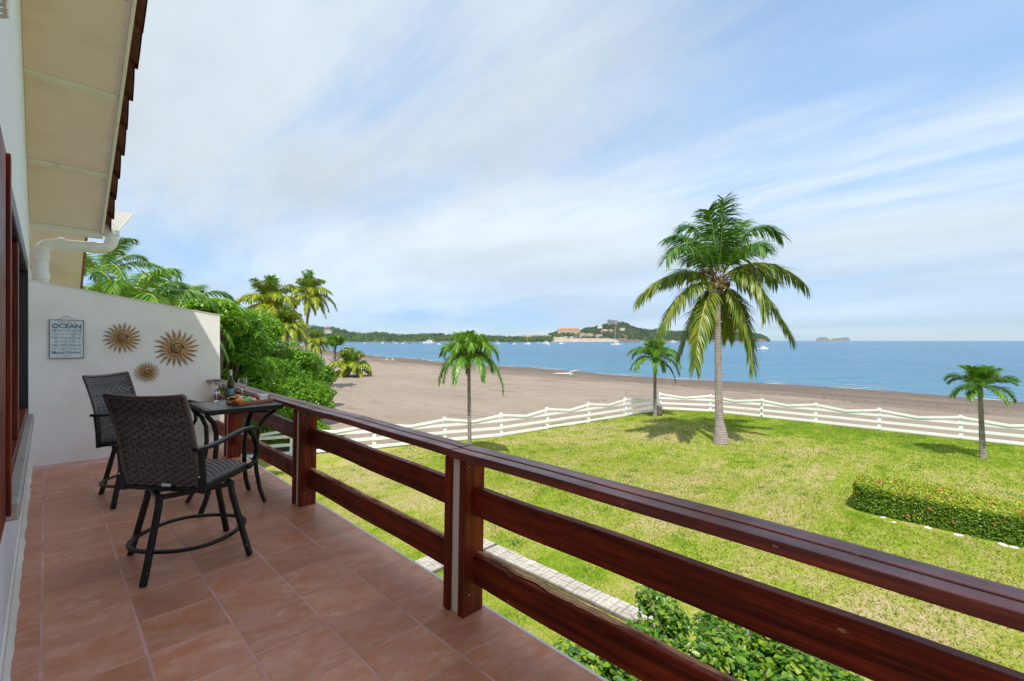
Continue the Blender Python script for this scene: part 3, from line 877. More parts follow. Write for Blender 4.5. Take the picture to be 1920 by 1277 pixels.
def build_sign():
    a = onY(92.5, 599.5, YW); b = onY(156.5, 671, YW)
    W, H = b.x - a.x, a.z - b.z
    t = empty('wall_sign', ((a.x + b.x) / 2, YW - .012, (a.z + b.z) / 2), label='distressed pale blue board sign with OCEAN lettering hanging on the end wall', cat='sign')
    m = MB(); m.box(-W/2, W/2, -.010, .010, -H/2, H/2); m.build('board', [M_SIGN], t, bevel=.003)
    m = MB()
    for bx in ((-W/2 - .004, -W/2 + .006, -H/2 - .004, H/2 + .004), (W/2 - .006, W/2 + .004, -H/2 - .004, H/2 + .004), (-W/2 + .006, W/2 - .006, H/2 - .006, H/2 + .004), (-W/2 + .006, W/2 - .006, -H/2 - .004, -H/2 + .006)):
        m.box(bx[0], bx[1], -.0115, .0085, bx[2], bx[3])
    m.build('edge', M_SIGNEDGE, t)
    lines = [('Advice from the', .55, .050, M_GREYINK, .3, 0, .440), ('OCEAN', .86, .125, M_TEAL, 0, .0022, .335), ('Be Shore of Yourself', .84, .070, M_NAVY, 0, 0, .225),
             ('Come Out of Your Shell', .80, .058, M_GREYINK, .3, 0, .130), ('Take Time to Coast', .84, .068, M_NAVY, 0, 0, .036), ('Avoid Pier Pressure', .78, .058, M_GREYINK, .3, 0, -.060),
             ("Sea Life's Beauty", .84, .070, M_NAVY, 0, 0, -.155), ("Don't Get Tide Down", .84, .058, M_GREYINK, .3, 0, -.250), ('Make Waves!', .84, .088, M_NAVY, 0, .0006, -.350), ('Ilan Shamir', .32, .034, M_GREYINK, .2, 0, -.440)]
    for s, w, sz, mt, sh, bo, y in lines:
        me = text_mesh(s, sz * H * 1.25, mt, w * W, sh, bo)
        link('lettering', me, t, (0, -.0112, y * H), (math.pi / 2, 0, 0))
    m = MB(); m.tube([(-W*.28, -.004, H/2), (-W*.12, -.002, H/2 + .035), (0, .004, H/2 + .052), (W*.14, -.002, H/2 + .030), (W*.30, -.004, H/2)], 0.0018, 6)
    m.build('hanging_wire', M_WIRE, t)
    m = MB(); m.tube([(0, .012, H/2 + .052), (0, -.010, H/2 + .054)], 0.004, 8, up=(1, 0, 0)); m.build('nail', M_WIRE, t)
build_sign()

def mat_brass():
    m, nt, b = _new('aged_brass')
    v = _coord(nt, (1, 1, 1), 'Object')
    n = _noise(nt, v, 26, 5, 0.65)
    c = _mix(nt, _range(nt, n, 0.36, 0.66), (0.62, 0.37, 0.16), (0.17, 0.095, 0.048))
    nt.links.new(c, b.inputs['Base Color'])
    b.inputs['Metallic'].default_value = 0.45; b.inputs['Roughness'].default_value = 0.5
    _bump(nt, b, n, 0.3, 0.003)
    return m
M_BRASS = mat_brass()
M_BRASSDK = mat('dark_patina', (0.06, 0.035, 0.02), 0.6, metal=0.4)
def build_sun(u, v, rpx, nr, label, seed):
    c = onY(u, v, YW)
    e = onY(u + rpx, v, YW); R = abs(e.x - c.x)
    rr = random.Random(seed)
    t = empty('sun_ornament', (c.x, YW, c.z), label=label, cat='wall ornament', group='sun ornaments on the end wall')
    # domed disc
    m = MB(); rd = R * 0.40
    prof = [(rd * 1.06, 0.006), (rd, 0.012), (rd * .80, 0.022), (rd * .66, 0.020), (rd * .60, 0.026), (rd * .3, 0.034), (0.002, 0.037)]
    vs = []; fs = []; n = 40
    for r, h in prof:
        for i in range(n):
            a = 2*math.pi*i/n; vs.append((r*math.cos(a), -h, r*math.sin(a)))
    for j in range(len(prof)-1):
        for i in range(n):
            q = (i+1) % n; fs.append((j*n+i, j*n+q, (j+1)*n+q, (j+1)*n+i))
    m.add(vs, fs); m.build('disc', M_BRASS, t, smooth='all')
    pts = []; k = 64; turns = 2.4
    for i in range(k + 1):
        q = i / k; a = turns * 2 * math.pi * q; r = rd * (.70 - .64 * q)
        pts.append((r * math.cos(a), -(0.024 + .012 * q), r * math.sin(a)))
    m = MB(); m.tube(pts, [R * .030 * (1 - .35 * i / k) for i in range(k + 1)], 6, up=(0, 1, 0)); m.build('spiral', M_BRASSDK, t, smooth='all')
    # leaf-shaped rays
    L = R - rd * .86; w = R * .062 * (20 / nr)
    prof = [(0, .75), (.2, .95), (.42, 1.0), (.65, .78), (.85, .42), (1, .03)]
    vs = []; fs = []
    for q, ww in prof:
        bend = R * .05 * math.sin(q * 2.6)
        for sx, h in ((-1, .004), (0, .015 - .006 * q), (1, .004)): vs.append((sx * w * ww + bend, -h, q * L))
    for j in range(len(prof) - 1):
        for k2 in range(2): fs.append((j*3+k2, j*3+k2+1, (j+1)*3+k2+1, (j+1)*3+k2))
    m = MB(); m.add(vs, fs); ray_me = m.mesh('ray', M_BRASS, smooth='all')
    for i in range(nr):
        a = 2 * math.pi * (i + .3) / nr
        o = link('ray', ray_me, t, (rd * .86 * math.sin(a), -.006, rd * .86 * math.cos(a)), (rr.uniform(-.02, .05), a, 0))
        s = rr.uniform(.90, 1.05); o.scale = (1, 1, s)
build_sun(229.5, 633.5, 38.0, 20, 'brass sun ornament of middling size, next to the board sign', 1)
build_sun(331.5, 653.5, 43.5, 20, 'largest brass sun ornament, nearest the open end of the wall', 2)
build_sun(275.5, 697.5, 25.5, 22, 'smallest and lowest brass sun ornament, above the chairs', 3)

# ================================================================== CHAIRS
def mat_wicker(name, a, b_):
    m, nt, b = _new(name)
    g = nt.nodes.new('ShaderNodeNewGeometry')
    v = _coord(nt, (1, 1, 1), 'Object')
    n = _noise(nt, v, 55, 3, 0.6)
    f = _math(nt, 'ADD', _math(nt, 'MULTIPLY', g.outputs['Random Per Island'], 0.5), _math(nt, 'MULTIPLY', _range(nt, n, .3, .7), 0.5))
    nt.links.new(_mix(nt, f, a, b_), b.inputs['Base Color'])
    b.inputs['Roughness'].default_value = 0.40; b.inputs['Specular IOR Level'].default_value = 0.5
    return m
M_WICKER = mat_wicker('dark_brown_wicker', (0.015, 0.011, 0.009), (0.175, 0.135, 0.112))
M_STAKE = mat('wicker_stake', (0.085, 0.068, 0.058), 0.45, col2=(0.02, 0.016, 0.014), scale=60)
M_CHAIRMETAL = mat('black_powder_coat', (0.008, 0.0075, 0.0075), 0.42, col2=(0.013, 0.012, 0.012), scale=10, bump=0.05, bscale=200, spec=.3)
M_STEEL = mat('bright_steel', (0.75, 0.75, 0.75), 0.3, metal=0.9)
def weave(mb, S, nrow, nst, amp=0.004, sub=4, mi=0, stakes=None):
    """strands of a basket weave laid on the surface S(u, v) -> point, normal"""
    ns = nst * sub
    for j in range(nrow):
        v0, v1 = (j + 0.0) / nrow, (j + 1.0) / nrow
        vs = []; fs = []
        for i in range(ns + 1):
            u = i / ns
            o = amp * math.sin(math.pi * u * nst + math.pi * (j % 2))
            for k, vv in enumerate((v0, (v0 + v1) / 2, v1)):
                p, n = S(u, vv)
                b = 0.0018 if k == 1 else -0.0006
                vs.append(p + n * (o + (b if o >= 0 else -b)))
        for i in range(ns):
            for k in range(2): fs.append((i*3+k, i*3+k+1, (i+1)*3+k+1, (i+1)*3+k))
        mb.add(vs, fs, mi)
    if stakes is not None:
        for q in range(nst):
            u0 = (q + .5) / nst; vs = []; fs = []
            for i in range(nrow * 2 + 1):
                vv = i / (nrow * 2)
                o = -amp * .8 * math.sin(math.pi * vv * nrow + math.pi * (q % 2))
                for du in (-.26 / nst, 0.26 / nst):
                    p, n = S(min(1, max(0, u0 + du)), vv); vs.append(p + n * o)
            for i in range(nrow * 2): fs.append((i*2, i*2+1, i*2+3, i*2+2))
            mb.add(vs, fs, stakes)
def make_chair(pos, yaw, base_yaw, label):
    t = empty('swivel_chair', pos, yaw, label=label, cat='chair', group='wicker swivel chairs at the balcony table')
    by = base_yaw - yaw
    def rb(x, y, z):                                   # base frame turns independently of the seat
        return (x * math.cos(by) - y * math.sin(by), x * math.sin(by) + y * math.cos(by), z)
    W = 0.30
    sq = [(-.019, -.016), (.019, -.016), (.019, .016), (-.019, .016)]
    # --- base
    m = MB()
    h = .225; z = .555
    for a, b in (((-h, -h), (h, -h)), ((h, -h), (h, h)), ((h, h), (-h, h)), ((-h, h), (-h, -h))):
        m.bar(rb(*a, z), rb(*b, z), .036, .030)
    m.bar(rb(-h, 0, z - .002), rb(h, 0, z - .002), .040, .026)
    m.bar(rb(0, -h, z - .004), rb(0, h, z - .004), .040, .022)
    m.build('swivel_frame', M_CHAIRMETAL, t, bevel=.003)
    for sx in (-1, 1):
        for sy in (-1, 1):
            pts = []
            for q in range(9):
                f = q / 8; zz = .575 - .575 * f
                s = .222 + .004 * f + .10 * max(0, (f - .12)) ** 1.0 * 1.13
                if f < .25: s = .222 + .012 * (f / .25) ** 2
                pts.append(rb(sx * s, sy * s, zz + 0.002))
            m = MB(); m.sweep(pts, sq, up=rb(sx, sy, 0))
            leg = m.build('leg', M_CHAIRMETAL, t, bevel=.003, smooth=True)
            q = MB(); q.lathe([(.006, 0), (.005, .003)], 8); c = rb(sx * .305, sy * .327, .085)
            o = q.build('bolt', M_STEEL, leg, loc=c, rot=(math.pi / 2, 0, by if sy < 0 else by + math.pi))
    ring = []
    for i in range(48):
        a = 2 * math.pi * i / 48; r = .355 + .012 * math.cos(4 * a)
        ring.append(rb(r * math.cos(a), r * math.sin(a), .185))
    m = MB(); m.sweep(ring, [(-.017, -.010), (.017, -.010), (.017, .010), (-.017, .010)], closed=True); m.build('footrest_ring', M_CHAIRMETAL, t, bevel=.003)
    m = MB(); m.lathe([(.06, .535), (.06, .60), (.10, .605), (.10, .622)], 20); m.bar((-.2, -.1, .628), (.2, -.1, .628), .05, .02); m.bar((-.2, .12, .628), (.2, .12, .628), .05, .02)
    m.build('swivel_plate', M_CHAIRMETAL, t)
    # --- seat
    yb, yf = -.235, .285
    m = MB()
    m.sweep([(-W, yb, .60), (-W, 0, .618), (-W, yf - .03, .640)], [(-.014, -.022), (.014, -.022), (.014, .022), (-.014, .022)])
    m.sweep([(W, yb, .60), (W, 0, .618), (W, yf - .03, .640)], [(-.014, -.022), (.014, -.022), (.014, .022), (-.014, .022)])
    m.bar((-W, yf - .04, .628), (W, yf - .04, .628), .03, .03); m.bar((-W, yb + .01, .595), (W, yb + .01, .595), .03, .03)
    m.build('seat_frame', M_CHAIRMETAL, t, bevel=.003)
    def Sseat(u, v):
        x = (u - .5) * 2 * (W - .018); y = yb + .01 + (yf - yb) * v
        crown = .030 * (1 - (2 * u - 1) ** 4) * (1 - (2 * v - 1) ** 6)
        roll = -.05 * max(0, (v - .86) / .14) ** 2
        z = .628 + .040 * v + crown + roll
        return Vector((x, y, z)), Vector((0, -.06, 1)).normalized()
    m = MB(); weave(m, Sseat, 26, 15, .0035, 4, 0, 1)
    for u in (0.0, 1.0):
        pts = [Sseat(u, k / 20)[0] - Vector((0, 0, .006)) for k in range(21)]; m.tube(pts, [.012 + .002 * (k % 2) for k in range(21)], 8)
    pts = [Sseat(k / 16, 1.0)[0] - Vector((0, 0, .004)) for k in range(17)]; m.tube(pts, [.012 + .002 * (k % 2) for k in range(17)], 8)
    m.build('seat', [M_WICKER, M_STAKE], t, smooth='all')
    # --- back
    H0, H1 = .585, 1.285
    def Sback(u, v):
        x = (u - .5) * 2 * (W - .004 + .012 * v)
        y = yb + .012 - .13 * v - .055 * max(0, v - .55) ** 1.5 * 2.0 - .030 * (1 - (2 * u - 1) ** 2) * v * .9
        z = H0 + (H1 - H0) * v - .015 * (1 - (2 * u - 1) ** 2) * v
        return Vector((x, y, z)), Vector((0, 1, .22)).normalized()
    m = MB(); weave(m, Sback, 32, 15, .0042, 4, 0, 1)
    for u in (0.0, 1.0):
        n = 56; pts = [Sback(u, k / n)[0] for k in range(n + 1)]; m.tube(pts, [.0135 + .0030 * (k % 2) for k in range(n + 1)], 8, up=(0, 1, 0))
    n = 36; pts = [Sback(k / n, 1.0)[0] for k in range(n + 1)]; m.tube(pts, [.0135 + .0030 * (k % 2) for k in range(n + 1)], 8, up=(0, 1, 0))
    pts = [Sback(k / n, 0.0)[0] for k in range(n + 1)]; m.tube(pts, .012, 8, up=(0, 1, 0))
    bk = m.build('backrest', [M_WICKER, M_STAKE], t, smooth='all')
    c = Sback(.5, .055)[0]
    m = MB(); m.box(-.036, .036, -.002, .001, -.011, .011); m.build('name_plate', M_STEEL, bk, bevel=.002, loc=(c.x + .03, c.y - .010, c.z), rot=(-.18, 0, 0))
    # --- arms
    for s in (-1, 1):
        x = s * (W + .022)
        m = MB()
        m.sweep([(x, yb - .005, .575), (x, yb - .010, .72), (x, yb - .030, .905)], [(-.013, -.026), (.013, -.026), (.013, .026), (-.013, .026)], up=(1, 0, 0))
        o = m.build('back_upright', M_CHAIRMETAL, t, bevel=.003)
        q = MB(); q.lathe([(.007, 0), (.006, .003)], 8); q.build('bolt', M_STEEL, o, loc=(x, yb - .037, .70), rot=(math.pi / 2, 0, 0))
        pts = [(x, yb - .075, .898), (x, yb + .06, .897), (x, yb + .18, .912), (x, yb + .30, .938), (x, yb + .41, .955), (x, yb + .50, .950), (x, yb + .575, .928)]
        m = MB(); m.sweep(pts, [(-.024, -.012), (.024, -.012), (.024, .010), (0, .014), (-.024, .010)], up=(0, 0, 1)); m.build('armrest', M_CHAIRMETAL, t, bevel=.003, smooth=True)
        pts = [(x, yb + .47, .945), (x, yb + .515, .88), (x, yb + .555, .80), (x, yb + .56, .73), (x, yb + .525, .665), (x, yf - .06, .632)]
        m = MB(); m.sweep(pts, [(-.014, -.017), (.014, -.017), (.014, .017), (-.014, .017)], up=(1, 0, 0)); m.build('front_upright', M_CHAIRMETAL, t, bevel=.003, smooth=True)
    return t
make_chair((0.785, 4.275, fz(.785, 4.275)), -math.atan2(.80, .60), 0.0, 'near wicker swivel chair seen from behind, silver plate on its back')
make_chair((0.76, 6.26, fz(.76, 6.26)), -math.radians(128), math.radians(4), 'far wicker swivel chair facing outward in front of the end wall')

# ================================================================== TABLE AND WHAT STANDS ON IT
M_TABLETOP = mat('dark_slatted_metal_top', (0.040, 0.040, 0.043), 0.32, col2=(0.028, 0.027, 0.028), scale=12, stretch=(1, 5, 1))
TZ = 1.045
def build_table():
    cx, cy = 1.385, 5.42
    t = empty('bar_table', (cx, cy, fz(cx, cy)), label='square black metal bar table with curved legs beside the railing', cat='table')
    h = TZ - fz(cx, cy)
    hx, hy = .335, .42
    m = MB()
    m.box(-hx, hx, -hy, -hy + .05, h - .045, h); m.box(-hx, hx, hy - .05, hy, h - .045, h)
    m.box(-hx, -hx + .05, -hy + .05, hy - .05, h - .045, h); m.box(hx - .05, hx, -hy + .05, hy - .05, h - .045, h)
    m.build('top_frame', M_CHAIRMETAL, t, bevel=.004)
    n = 4; w = (2 * hx - .10) / n
    for i in range(n):
        m = MB(); a = -hx + .05 + i * w; m.box(a + .0015, a + w - .0015, -hy + .052, hy - .052, h - .016, h - .002); m.build('top_slat', M_TABLETOP, t, bevel=.002)
    for sx in (-1, 1):
        for sy in (-1, 1):
            pts = [(.31, .30, h - .050), (.295, .288, h - .075), (.235, .235, h - .14), (.195, .200, h - .24), (.180, .19, h - .38), (.180, .19, h - .52), (.195, .205, h - .68), (.235, .235, .14), (.285, .270, 0.004)]
            P = [(sx * a - .09 * 1.0 * (1 - z / h), sy * b - .035 * (1 - z / h), z) for a, b, z in pts]
            m = MB(); m.sweep(P, [(-.020, -.013), (.020, -.013), (.020, .013), (-.020, .013)], up=(sx * .7, sy * .7, 0.05))
            m.build('leg', M_CHAIRMETAL, t, bevel=.003, smooth=True)
    m = MB(); m.bar((-.26, -.25, h - .06), (.26, .25, h - .06), .03, .02); m.build('cross_brace', M_CHAIRMETAL, t)
    m = MB(); m.bar((-.26, .25, h - .0845), (.26, -.25, h - .0845), .03, .02); m.build('cross_brace', M_CHAIRMETAL, t)
build_table()

def mat_glass(name, col, rough=0.0, ior=1.45):
    m, nt, b = _new(name)
    b.inputs['Base Color'].default_value = c4(col); b.inputs['Roughness'].default_value = rough
    b.inputs['Transmission Weight'].default_value = 1.0; b.inputs['IOR'].default_value = ior
    return m
M_GLASS = mat_glass('clear_glass', (0.98, 0.99, 1.0))
M_BOTTLE = mat_glass('green_bottle_glass', (0.30, 0.36, 0.05))
M_FOIL = mat('silver_foil', (0.72, 0.70, 0.66), 0.35, metal=0.7)
M_LABEL = mat('blue_label', (0.06, 0.18, 0.28), 0.6, col2=(0.14, 0.30, 0.40), scale=30)
M_LABELW = mat('label_print', (0.55, 0.60, 0.62), 0.6)
def build_glass(u, v, label):
    p = G(u, v, TZ)
    t = empty('wine_glass', (p.x, p.y, TZ + .0005), label=label, cat='wine glass', group='wine glasses on the table')
    outer = [(.036, .000), (.036, .002), (.020, .006), (.006, .012), (.0042, .03), (.0042, .085), (.010, .098), (.028, .112), (.040, .132), (.0455, .155), (.0455, .180), (.041, .208), (.036, .228)]
    inner = [(.0345, .228), (.0395, .207), (.0438, .180), (.0438, .156), (.0385, .134), (.027, .115), (.010, .102), (.001, .101)]
    m = MB(); m.lathe(outer + inner, 28); m.build('glass', M_GLASS, t, smooth='all')
build_glass(406.5, 752.5, 'left wine glass, between bottle and end wall')
build_glass(454.5, 744.5, 'right wine glass, behind the snack tray')
def build_bottle():
    p = G(432.5, 747.5, TZ)
    t = empty('wine_bottle', (p.x, p.y, TZ + .0005), label='green glass wine bottle with blue label and silver foil', cat='bottle')
    o = [(.034, 0), (.0385, .004), (.0385, .150), (.037, .170), (.030, .200), (.020, .235), (.0150, .262), (.0140, .300), (.0140, .318)]
    i = [(.0115, .318), (.0115, .262), (.0165, .235), (.0265, .200), (.034, .168), (.0355, .150), (.0355, .010), (.001, .014)]
    m = MB(); m.lathe(o + i, 28); m.build('bottle_glass', M_BOTTLE, t, smooth='all')
    m = MB(); m.lathe([(.0155, .262), (.0148, .30), (.0152, .302), (.0152, .322), (.001, .323)], 20); m.build('foil', M_FOIL, t, smooth=True)
    a0 = math.atan2(-p.y, -p.x)
    m = MB(); vs = []; fs = []
    for k in range(17):
        a = a0 - 1.1 + 2.2 * k / 16
        for z in (.045, .118): vs.append((.0389 * math.cos(a), .0389 * math.sin(a), z))
    for k in range(16): fs.append((2*k, 2*k+2, 2*k+3, 2*k+1))
    m.add(vs, fs); lab = m.build('paper_label', M_LABEL, t)
    m = MB()
    for z0 in (.062, .084, .094):
        vs = []; fs = []
        for k in range(9):
            a = a0 - .55 + 1.1 * k / 8
            for z in (z0, z0 + (.004 if z0 < .09 else .008)): vs.append((.0392 * math.cos(a), .0392 * math.sin(a), z))
        for k in range(8): fs.append((2*k, 2*k+2, 2*k+3, 2*k+1))
        m.add(vs, fs)
    m.build('print_lines', M_LABELW, lab)
build_bottle()

M_TRAY = mat('acacia_wood', (0.50, 0.19, 0.07), 0.45, col2=(0.30, 0.10, 0.04), scale=8, stretch=(1, 8, 8))
def build_tray():
    z = TZ + .030
    a = G(414, 748, z); b = G(448, 755, z); c = G(513, 747.5, z)
    ex = (c - b); ex.z = 0; Lx = ex.length; ex.normalize()
    rz = math.atan2(ex.y, ex.x)
    ey = Vector((-ex.y, ex.x, 0)); Ly = 0.235
    cen = b + ex * Lx / 2 + ey * Ly / 2
    t = empty('serving_tray', (cen.x, cen.y, TZ + .0005), rz, label='wooden serving tray with black handles on the bar table', cat='tray')
    hx, hy = Lx / 2, Ly / 2
    m = MB(); m.box(-hx, hx, -hy, hy, 0, .012); m.build('base', M_TRAY, t, bevel=.003)
    m = MB(); m.box(-hx, hx, -hy, -hy + .012, .0125, .030); m.box(-hx, hx, hy - .012, hy, .0125, .030)
    m.box(-hx, -hx + .012, -hy + .0125, hy - .0125, .0125, .030); m.box(hx - .012, hx, -hy + .0125, hy - .0125, .0125, .030)
    m.build('rim', M_TRAY, t, bevel=.002)
    for s in (-1, 1):
        x = s * (hx - .008)
        m = MB(); m.tube([(x, -.055, .028), (x, -.055, .055), (x, -.045, .062), (x, .045, .062), (x, .055, .055), (x, .055, .028)], .0045, 8, up=(1, 0, 0))
        m.build('handle', M_CHAIRMETAL, t, smooth=True)
    mw = Matrix.Translation(t.location) @ Matrix.Rotation(rz, 4, 'Z')
    def at(x, y, zz=.0135): return mw @ Vector((x, y, zz))
    rr = random.Random(9)
    def cluster(name, label, cat, mt, x, y, n, r, spread, hgt, flat=1.0):
        m = MB()
        for i in range(n):
            a = rr.uniform(0, 6.28); q = spread * math.sqrt(rr.random()); k = rr.random() * (1 - q / spread * .8)
            m.ball((q * math.cos(a) * 1.25, q * math.sin(a), r * flat + hgt * k), r * rr.uniform(.85, 1.1), 9, 6, sz=flat)
        o = m.build(name, mt, smooth='all'); o.location = at(x, y); tag(o, label, cat)
        return o
    cluster('green_grapes', 'bunch of bright green grapes on the tray', 'grapes', mat('green_grape', (0.16, 0.62, 0.14), 0.25), -.070, -.050, 34, .0125, .042, .050)
    cluster('red_grapes', 'bunch of dark red grapes on the tray', 'grapes', mat('red_grape', (0.38, 0.025, 0.085), 0.3), .055, .020, 34, .0120, .040, .066)
    cluster('cheese_curds', 'small heap of pale pink and white cheese curds on the tray', 'cheese', mat('pale_cheese', (0.70, 0.50, 0.42), 0.6, col2=(0.80, 0.70, 0.58), scale=30), -.005, -.005, 26, .015, .042, .045, .85)
    # crackers: a stack of thin rounds lying at the left end
    m = MB()
    for i in range(16):
        a = rr.uniform(0, 6.28); q = .040 * math.sqrt(rr.random())
        m.lathe([(.022, 0), (.025, .003), (.024, .007), (.002, .009)], 12, (q * math.cos(a) * 1.3, q * math.sin(a), .003 + i * .0046))
    o = m.build('crackers', mat('orange_cracker', (0.80, 0.36, 0.08), 0.7, col2=(0.85, 0.52, 0.20), scale=40), smooth=True); o.location = at(-.135, .02); tag(o, 'heap of golden orange crackers at the left end of the tray', 'crackers')
    m = MB()
    for i in range(5):
        a = i * 1.25
        m.ball((.028 * math.cos(a), .024 * math.sin(a), .026), .023, 10, 7)
    o = m.build('apricots', mat('orange_fruit', (0.85, 0.24, 0.03), 0.4), smooth='all'); o.location = at(-.150, -.065); tag(o, 'orange fruit pieces at the front left of the tray', 'fruit')
    m = MB()                                      # salad leaves
    for i in range(16):
        a = rr.uniform(0, 6.28); l = rr.uniform(.028, .045); b0 = Vector((rr.uniform(-.015, .015), rr.uniform(-.012, .012), .006))
        d = Vector((math.cos(a), math.sin(a), rr.uniform(.2, .9))).normalized(); s = d.cross(Vector((0, 0, 1))).normalized() * l * .38
        m.add([b0, b0 + d * l * .5 + s, b0 + d * l + Vector((0, 0, -.008)), b0 + d * l * .5 - s, b0 + d * l * .55 + Vector((0, 0, .006))], [(0, 1, 4), (1, 2, 4), (2, 3, 4), (3, 0, 4)])
    o = m.build('salad_leaves', leaf_mat('salad_leaf', [(0.05, 0.20, 0.02), (0.12, 0.32, 0.03)], .2), smooth=False); o.location = at(-.105, -.070); tag(o, 'dark green salad leaves in front of the grapes', 'salad')
    # white cheese wedge with a rind
    m = MB(); m.prism([(-.055, -.03), (.055, -.035), (.06, .03), (-.05, .035)], 0, .062)
    o = m.build('cheese_block', mat('white_cheese', (0.78, 0.76, 0.70), 0.5, col2=(0.70, 0.66, 0.58), scale=25), bevel=.006, seg=2); o.location = at(.130, -.010); o.rotation_euler = (0, 0, rz + .1); tag(o, 'white cheese block at the right end of the tray', 'cheese')
build_tray()
# ================================================================== GARDEN FENCE
def build_fence():
    t = empty('garden_fence', (18.6, 15.8, LAWN_Z), label='white timber garden fence with dipping top rails round the lawn', cat='fence')
    pts = [(-1.4, 23.4), (1.4, 22.1), (4.2, 20.85)] + [(7.06, 19.60), (10.0, 18.27), (12.95, 17.15), (15.6, 16.15), (18.66, 15.80), (21.8, 15.36), (25.2, 15.00), (29.35, 14.80), (30.75, 11.95), (30.75, 8.85), (30.75, 6.05), (30.65, 3.20), (30.55, 0.15), (30.5, -3.0), (30.5, -6.1), (30.5, -9.2), (30.5, -12.3)]
    pm = MB(); pm.box(-.075, .075, -.075, .075, -.40, 1.13); pm.add([(-.075,-.075,1.13),(.075,-.075,1.13),(.075,.075,1.13),(-.075,.075,1.13),(0,0,1.165)], [(0,1,4),(1,2,4),(2,3,4),(3,0,4)])
    pme = pm.mesh('post', M_WHITEFENCE, bevel=.006)
    rr = random.Random(6)
    L = Vector((18.6, 15.8, LAWN_Z))
    for i, (x, y) in enumerate(pts):
        j = min(i, len(pts) - 2); a = math.atan2(pts[j+1][1] - pts[j][1], pts[j+1][0] - pts[j][0])
        link('post', pme, t, Vector((x, y, LAWN_Z + rr.uniform(-.02, .02))) - L, (rr.uniform(-.012, .012), rr.uniform(-.012, .012), a))
    for i in range(len(pts) - 1):
        a = Vector((*pts[i], LAWN_Z)); b = Vector((*pts[i+1], LAWN_Z))
        d = (b - a).normalized(); s = Vector((-d.y, d.x, 0))
        if s.dot(Vector((-a.x, -a.y, 0))) < 0: s = -s
        off = s * .095
        for z, w in ((.13, .125), (.46, .125), (.80, .125)):
            m = MB(); dz = rr.uniform(-.012, .012)
            m.bar(a + off + UP * (z + dz) - d * .03 - L, b + off + UP * (z - dz) + d * .03 - L, .036, w)
            m.build('rail', M_WHITEFENCE, t)
        mid = (a + b) / 2
        for e, sg in ((a, 1), (b, -1)):
            m = MB(); m.bar(e + off * 1.45 + UP * 1.075 - L, mid + off * 1.45 + UP * .885 - L, .030, .11); m.build('sloping_rail', M_WHITEFENCE, t)
build_fence()

# ================================================================== FOLIAGE HELPERS
def leaf_cloud(n, cl, size, aspect=0.55, flat=0.45, shell=0.72, fold=0.18, rng=RNG, updown=0.35, szvar=0.35):
    """n leaves spread over clumps cl [(cx, cy, cz, rx, ry, rz)]; returns V, F (rhombic folded leaves)"""
    cl = np.asarray(cl, float)
    wts = (cl[:, 3] * cl[:, 4] + cl[:, 3] * cl[:, 5] + cl[:, 4] * cl[:, 5]); wts /= wts.sum()
    k = rng.choice(len(cl), n, p=wts)
    d = rng.normal(size=(n, 3)); d /= np.linalg.norm(d, axis=1)[:, None]
    rad = shell + (1 - shell) * rng.random(n) ** 0.7
    rad = np.where(rng.random(n) < 0.10, rad * rng.uniform(1.0, 1.22, n), rad)
    c = cl[k, :3] + d * cl[k, 3:6] * rad[:, None]
    nrm = d * (1 - flat) + rng.normal(size=(n, 3)) * 0.55 + np.array([0, 0, updown])
    nrm /= np.linalg.norm(nrm, axis=1)[:, None]
    r = rng.normal(size=(n, 3))
    t = np.cross(nrm, r); t /= np.linalg.norm(t, axis=1)[:, None]
    b = np.cross(nrm, t)
    s = size * (1 + szvar * rng.normal(size=n)).clip(.45, 1.8)
    s = s[:, None]
    tip = c + t * s; base = c - t * s * 0.9
    l = c + b * s * aspect - nrm * s * fold * -1; q = c - b * s * aspect + nrm * s * fold
    V = np.stack([base, l, tip, q], 1).reshape(-1, 3)
    F = np.arange(4 * n).reshape(n, 4)
    return V, F
def spray(n, cl, size, **k):
    V, F = leaf_cloud(n, cl, size, **k)
    return V, np.concatenate([F[:, [0, 1, 2]], F[:, [0, 2, 3]]])
def crown_clumps(c, R, n, cr, rng=RNG, low=-0.6):
    out = []
    while len(out) < n:
        d = rng.normal(size=3); d /= np.linalg.norm(d)
        if d[2] < low: continue
        f = rng.uniform(.55, 1.0)
        p = np.array(c) + d * np.array(R) * f
        r = cr * rng.uniform(.65, 1.35)
        out.append((p[0], p[1], p[2], r, r, r * .8))
    return out

M_BARK = mat('brown_bark', (0.14, 0.10, 0.07), 0.9, col2=(0.07, 0.05, 0.035), scale=8, stretch=(1, 1, .3), bump=.6, bscale=20, bdist=.02)
def mat_palmtrunk(name, a, b_, ring):
    m, nt, b = _new(name)
    v = _coord(nt, (1, 1, 1), 'Object')
    w = nt.nodes.new('ShaderNodeTexWave'); w.wave_type = 'BANDS'; w.bands_direction = 'Z'
    nt.links.new(v, w.inputs['Vector']); w.inputs['Scale'].default_value = ring; w.inputs['Distortion'].default_value = 2.0; w.inputs['Detail'].default_value = 3
    n = _noise(nt, v, 4, 6, 0.65)
    c = _mix(nt, _range(nt, n, .35, .65), a, b_)
    c = _mix(nt, _math(nt, 'MULTIPLY', _range(nt, w.outputs['Fac'], .0, .25, 1, 0), .55), c, (0.10, 0.08, 0.065))
    nt.links.new(c, b.inputs['Base Color']); b.inputs['Roughness'].default_value = .85
    _bump(nt, b, _math(nt, 'ADD', w.outputs['Fac'], n), .6, .03)
    return m
M_COCOTRUNK = mat_palmtrunk('grey_ringed_palm_trunk', (0.42, 0.365, 0.35), (0.27, 0.23, 0.215), 4.2)
M_THINTRUNK = mat_palmtrunk('pale_palm_trunk', (0.40, 0.37, 0.33), (0.17, 0.14, 0.12), 5.0)
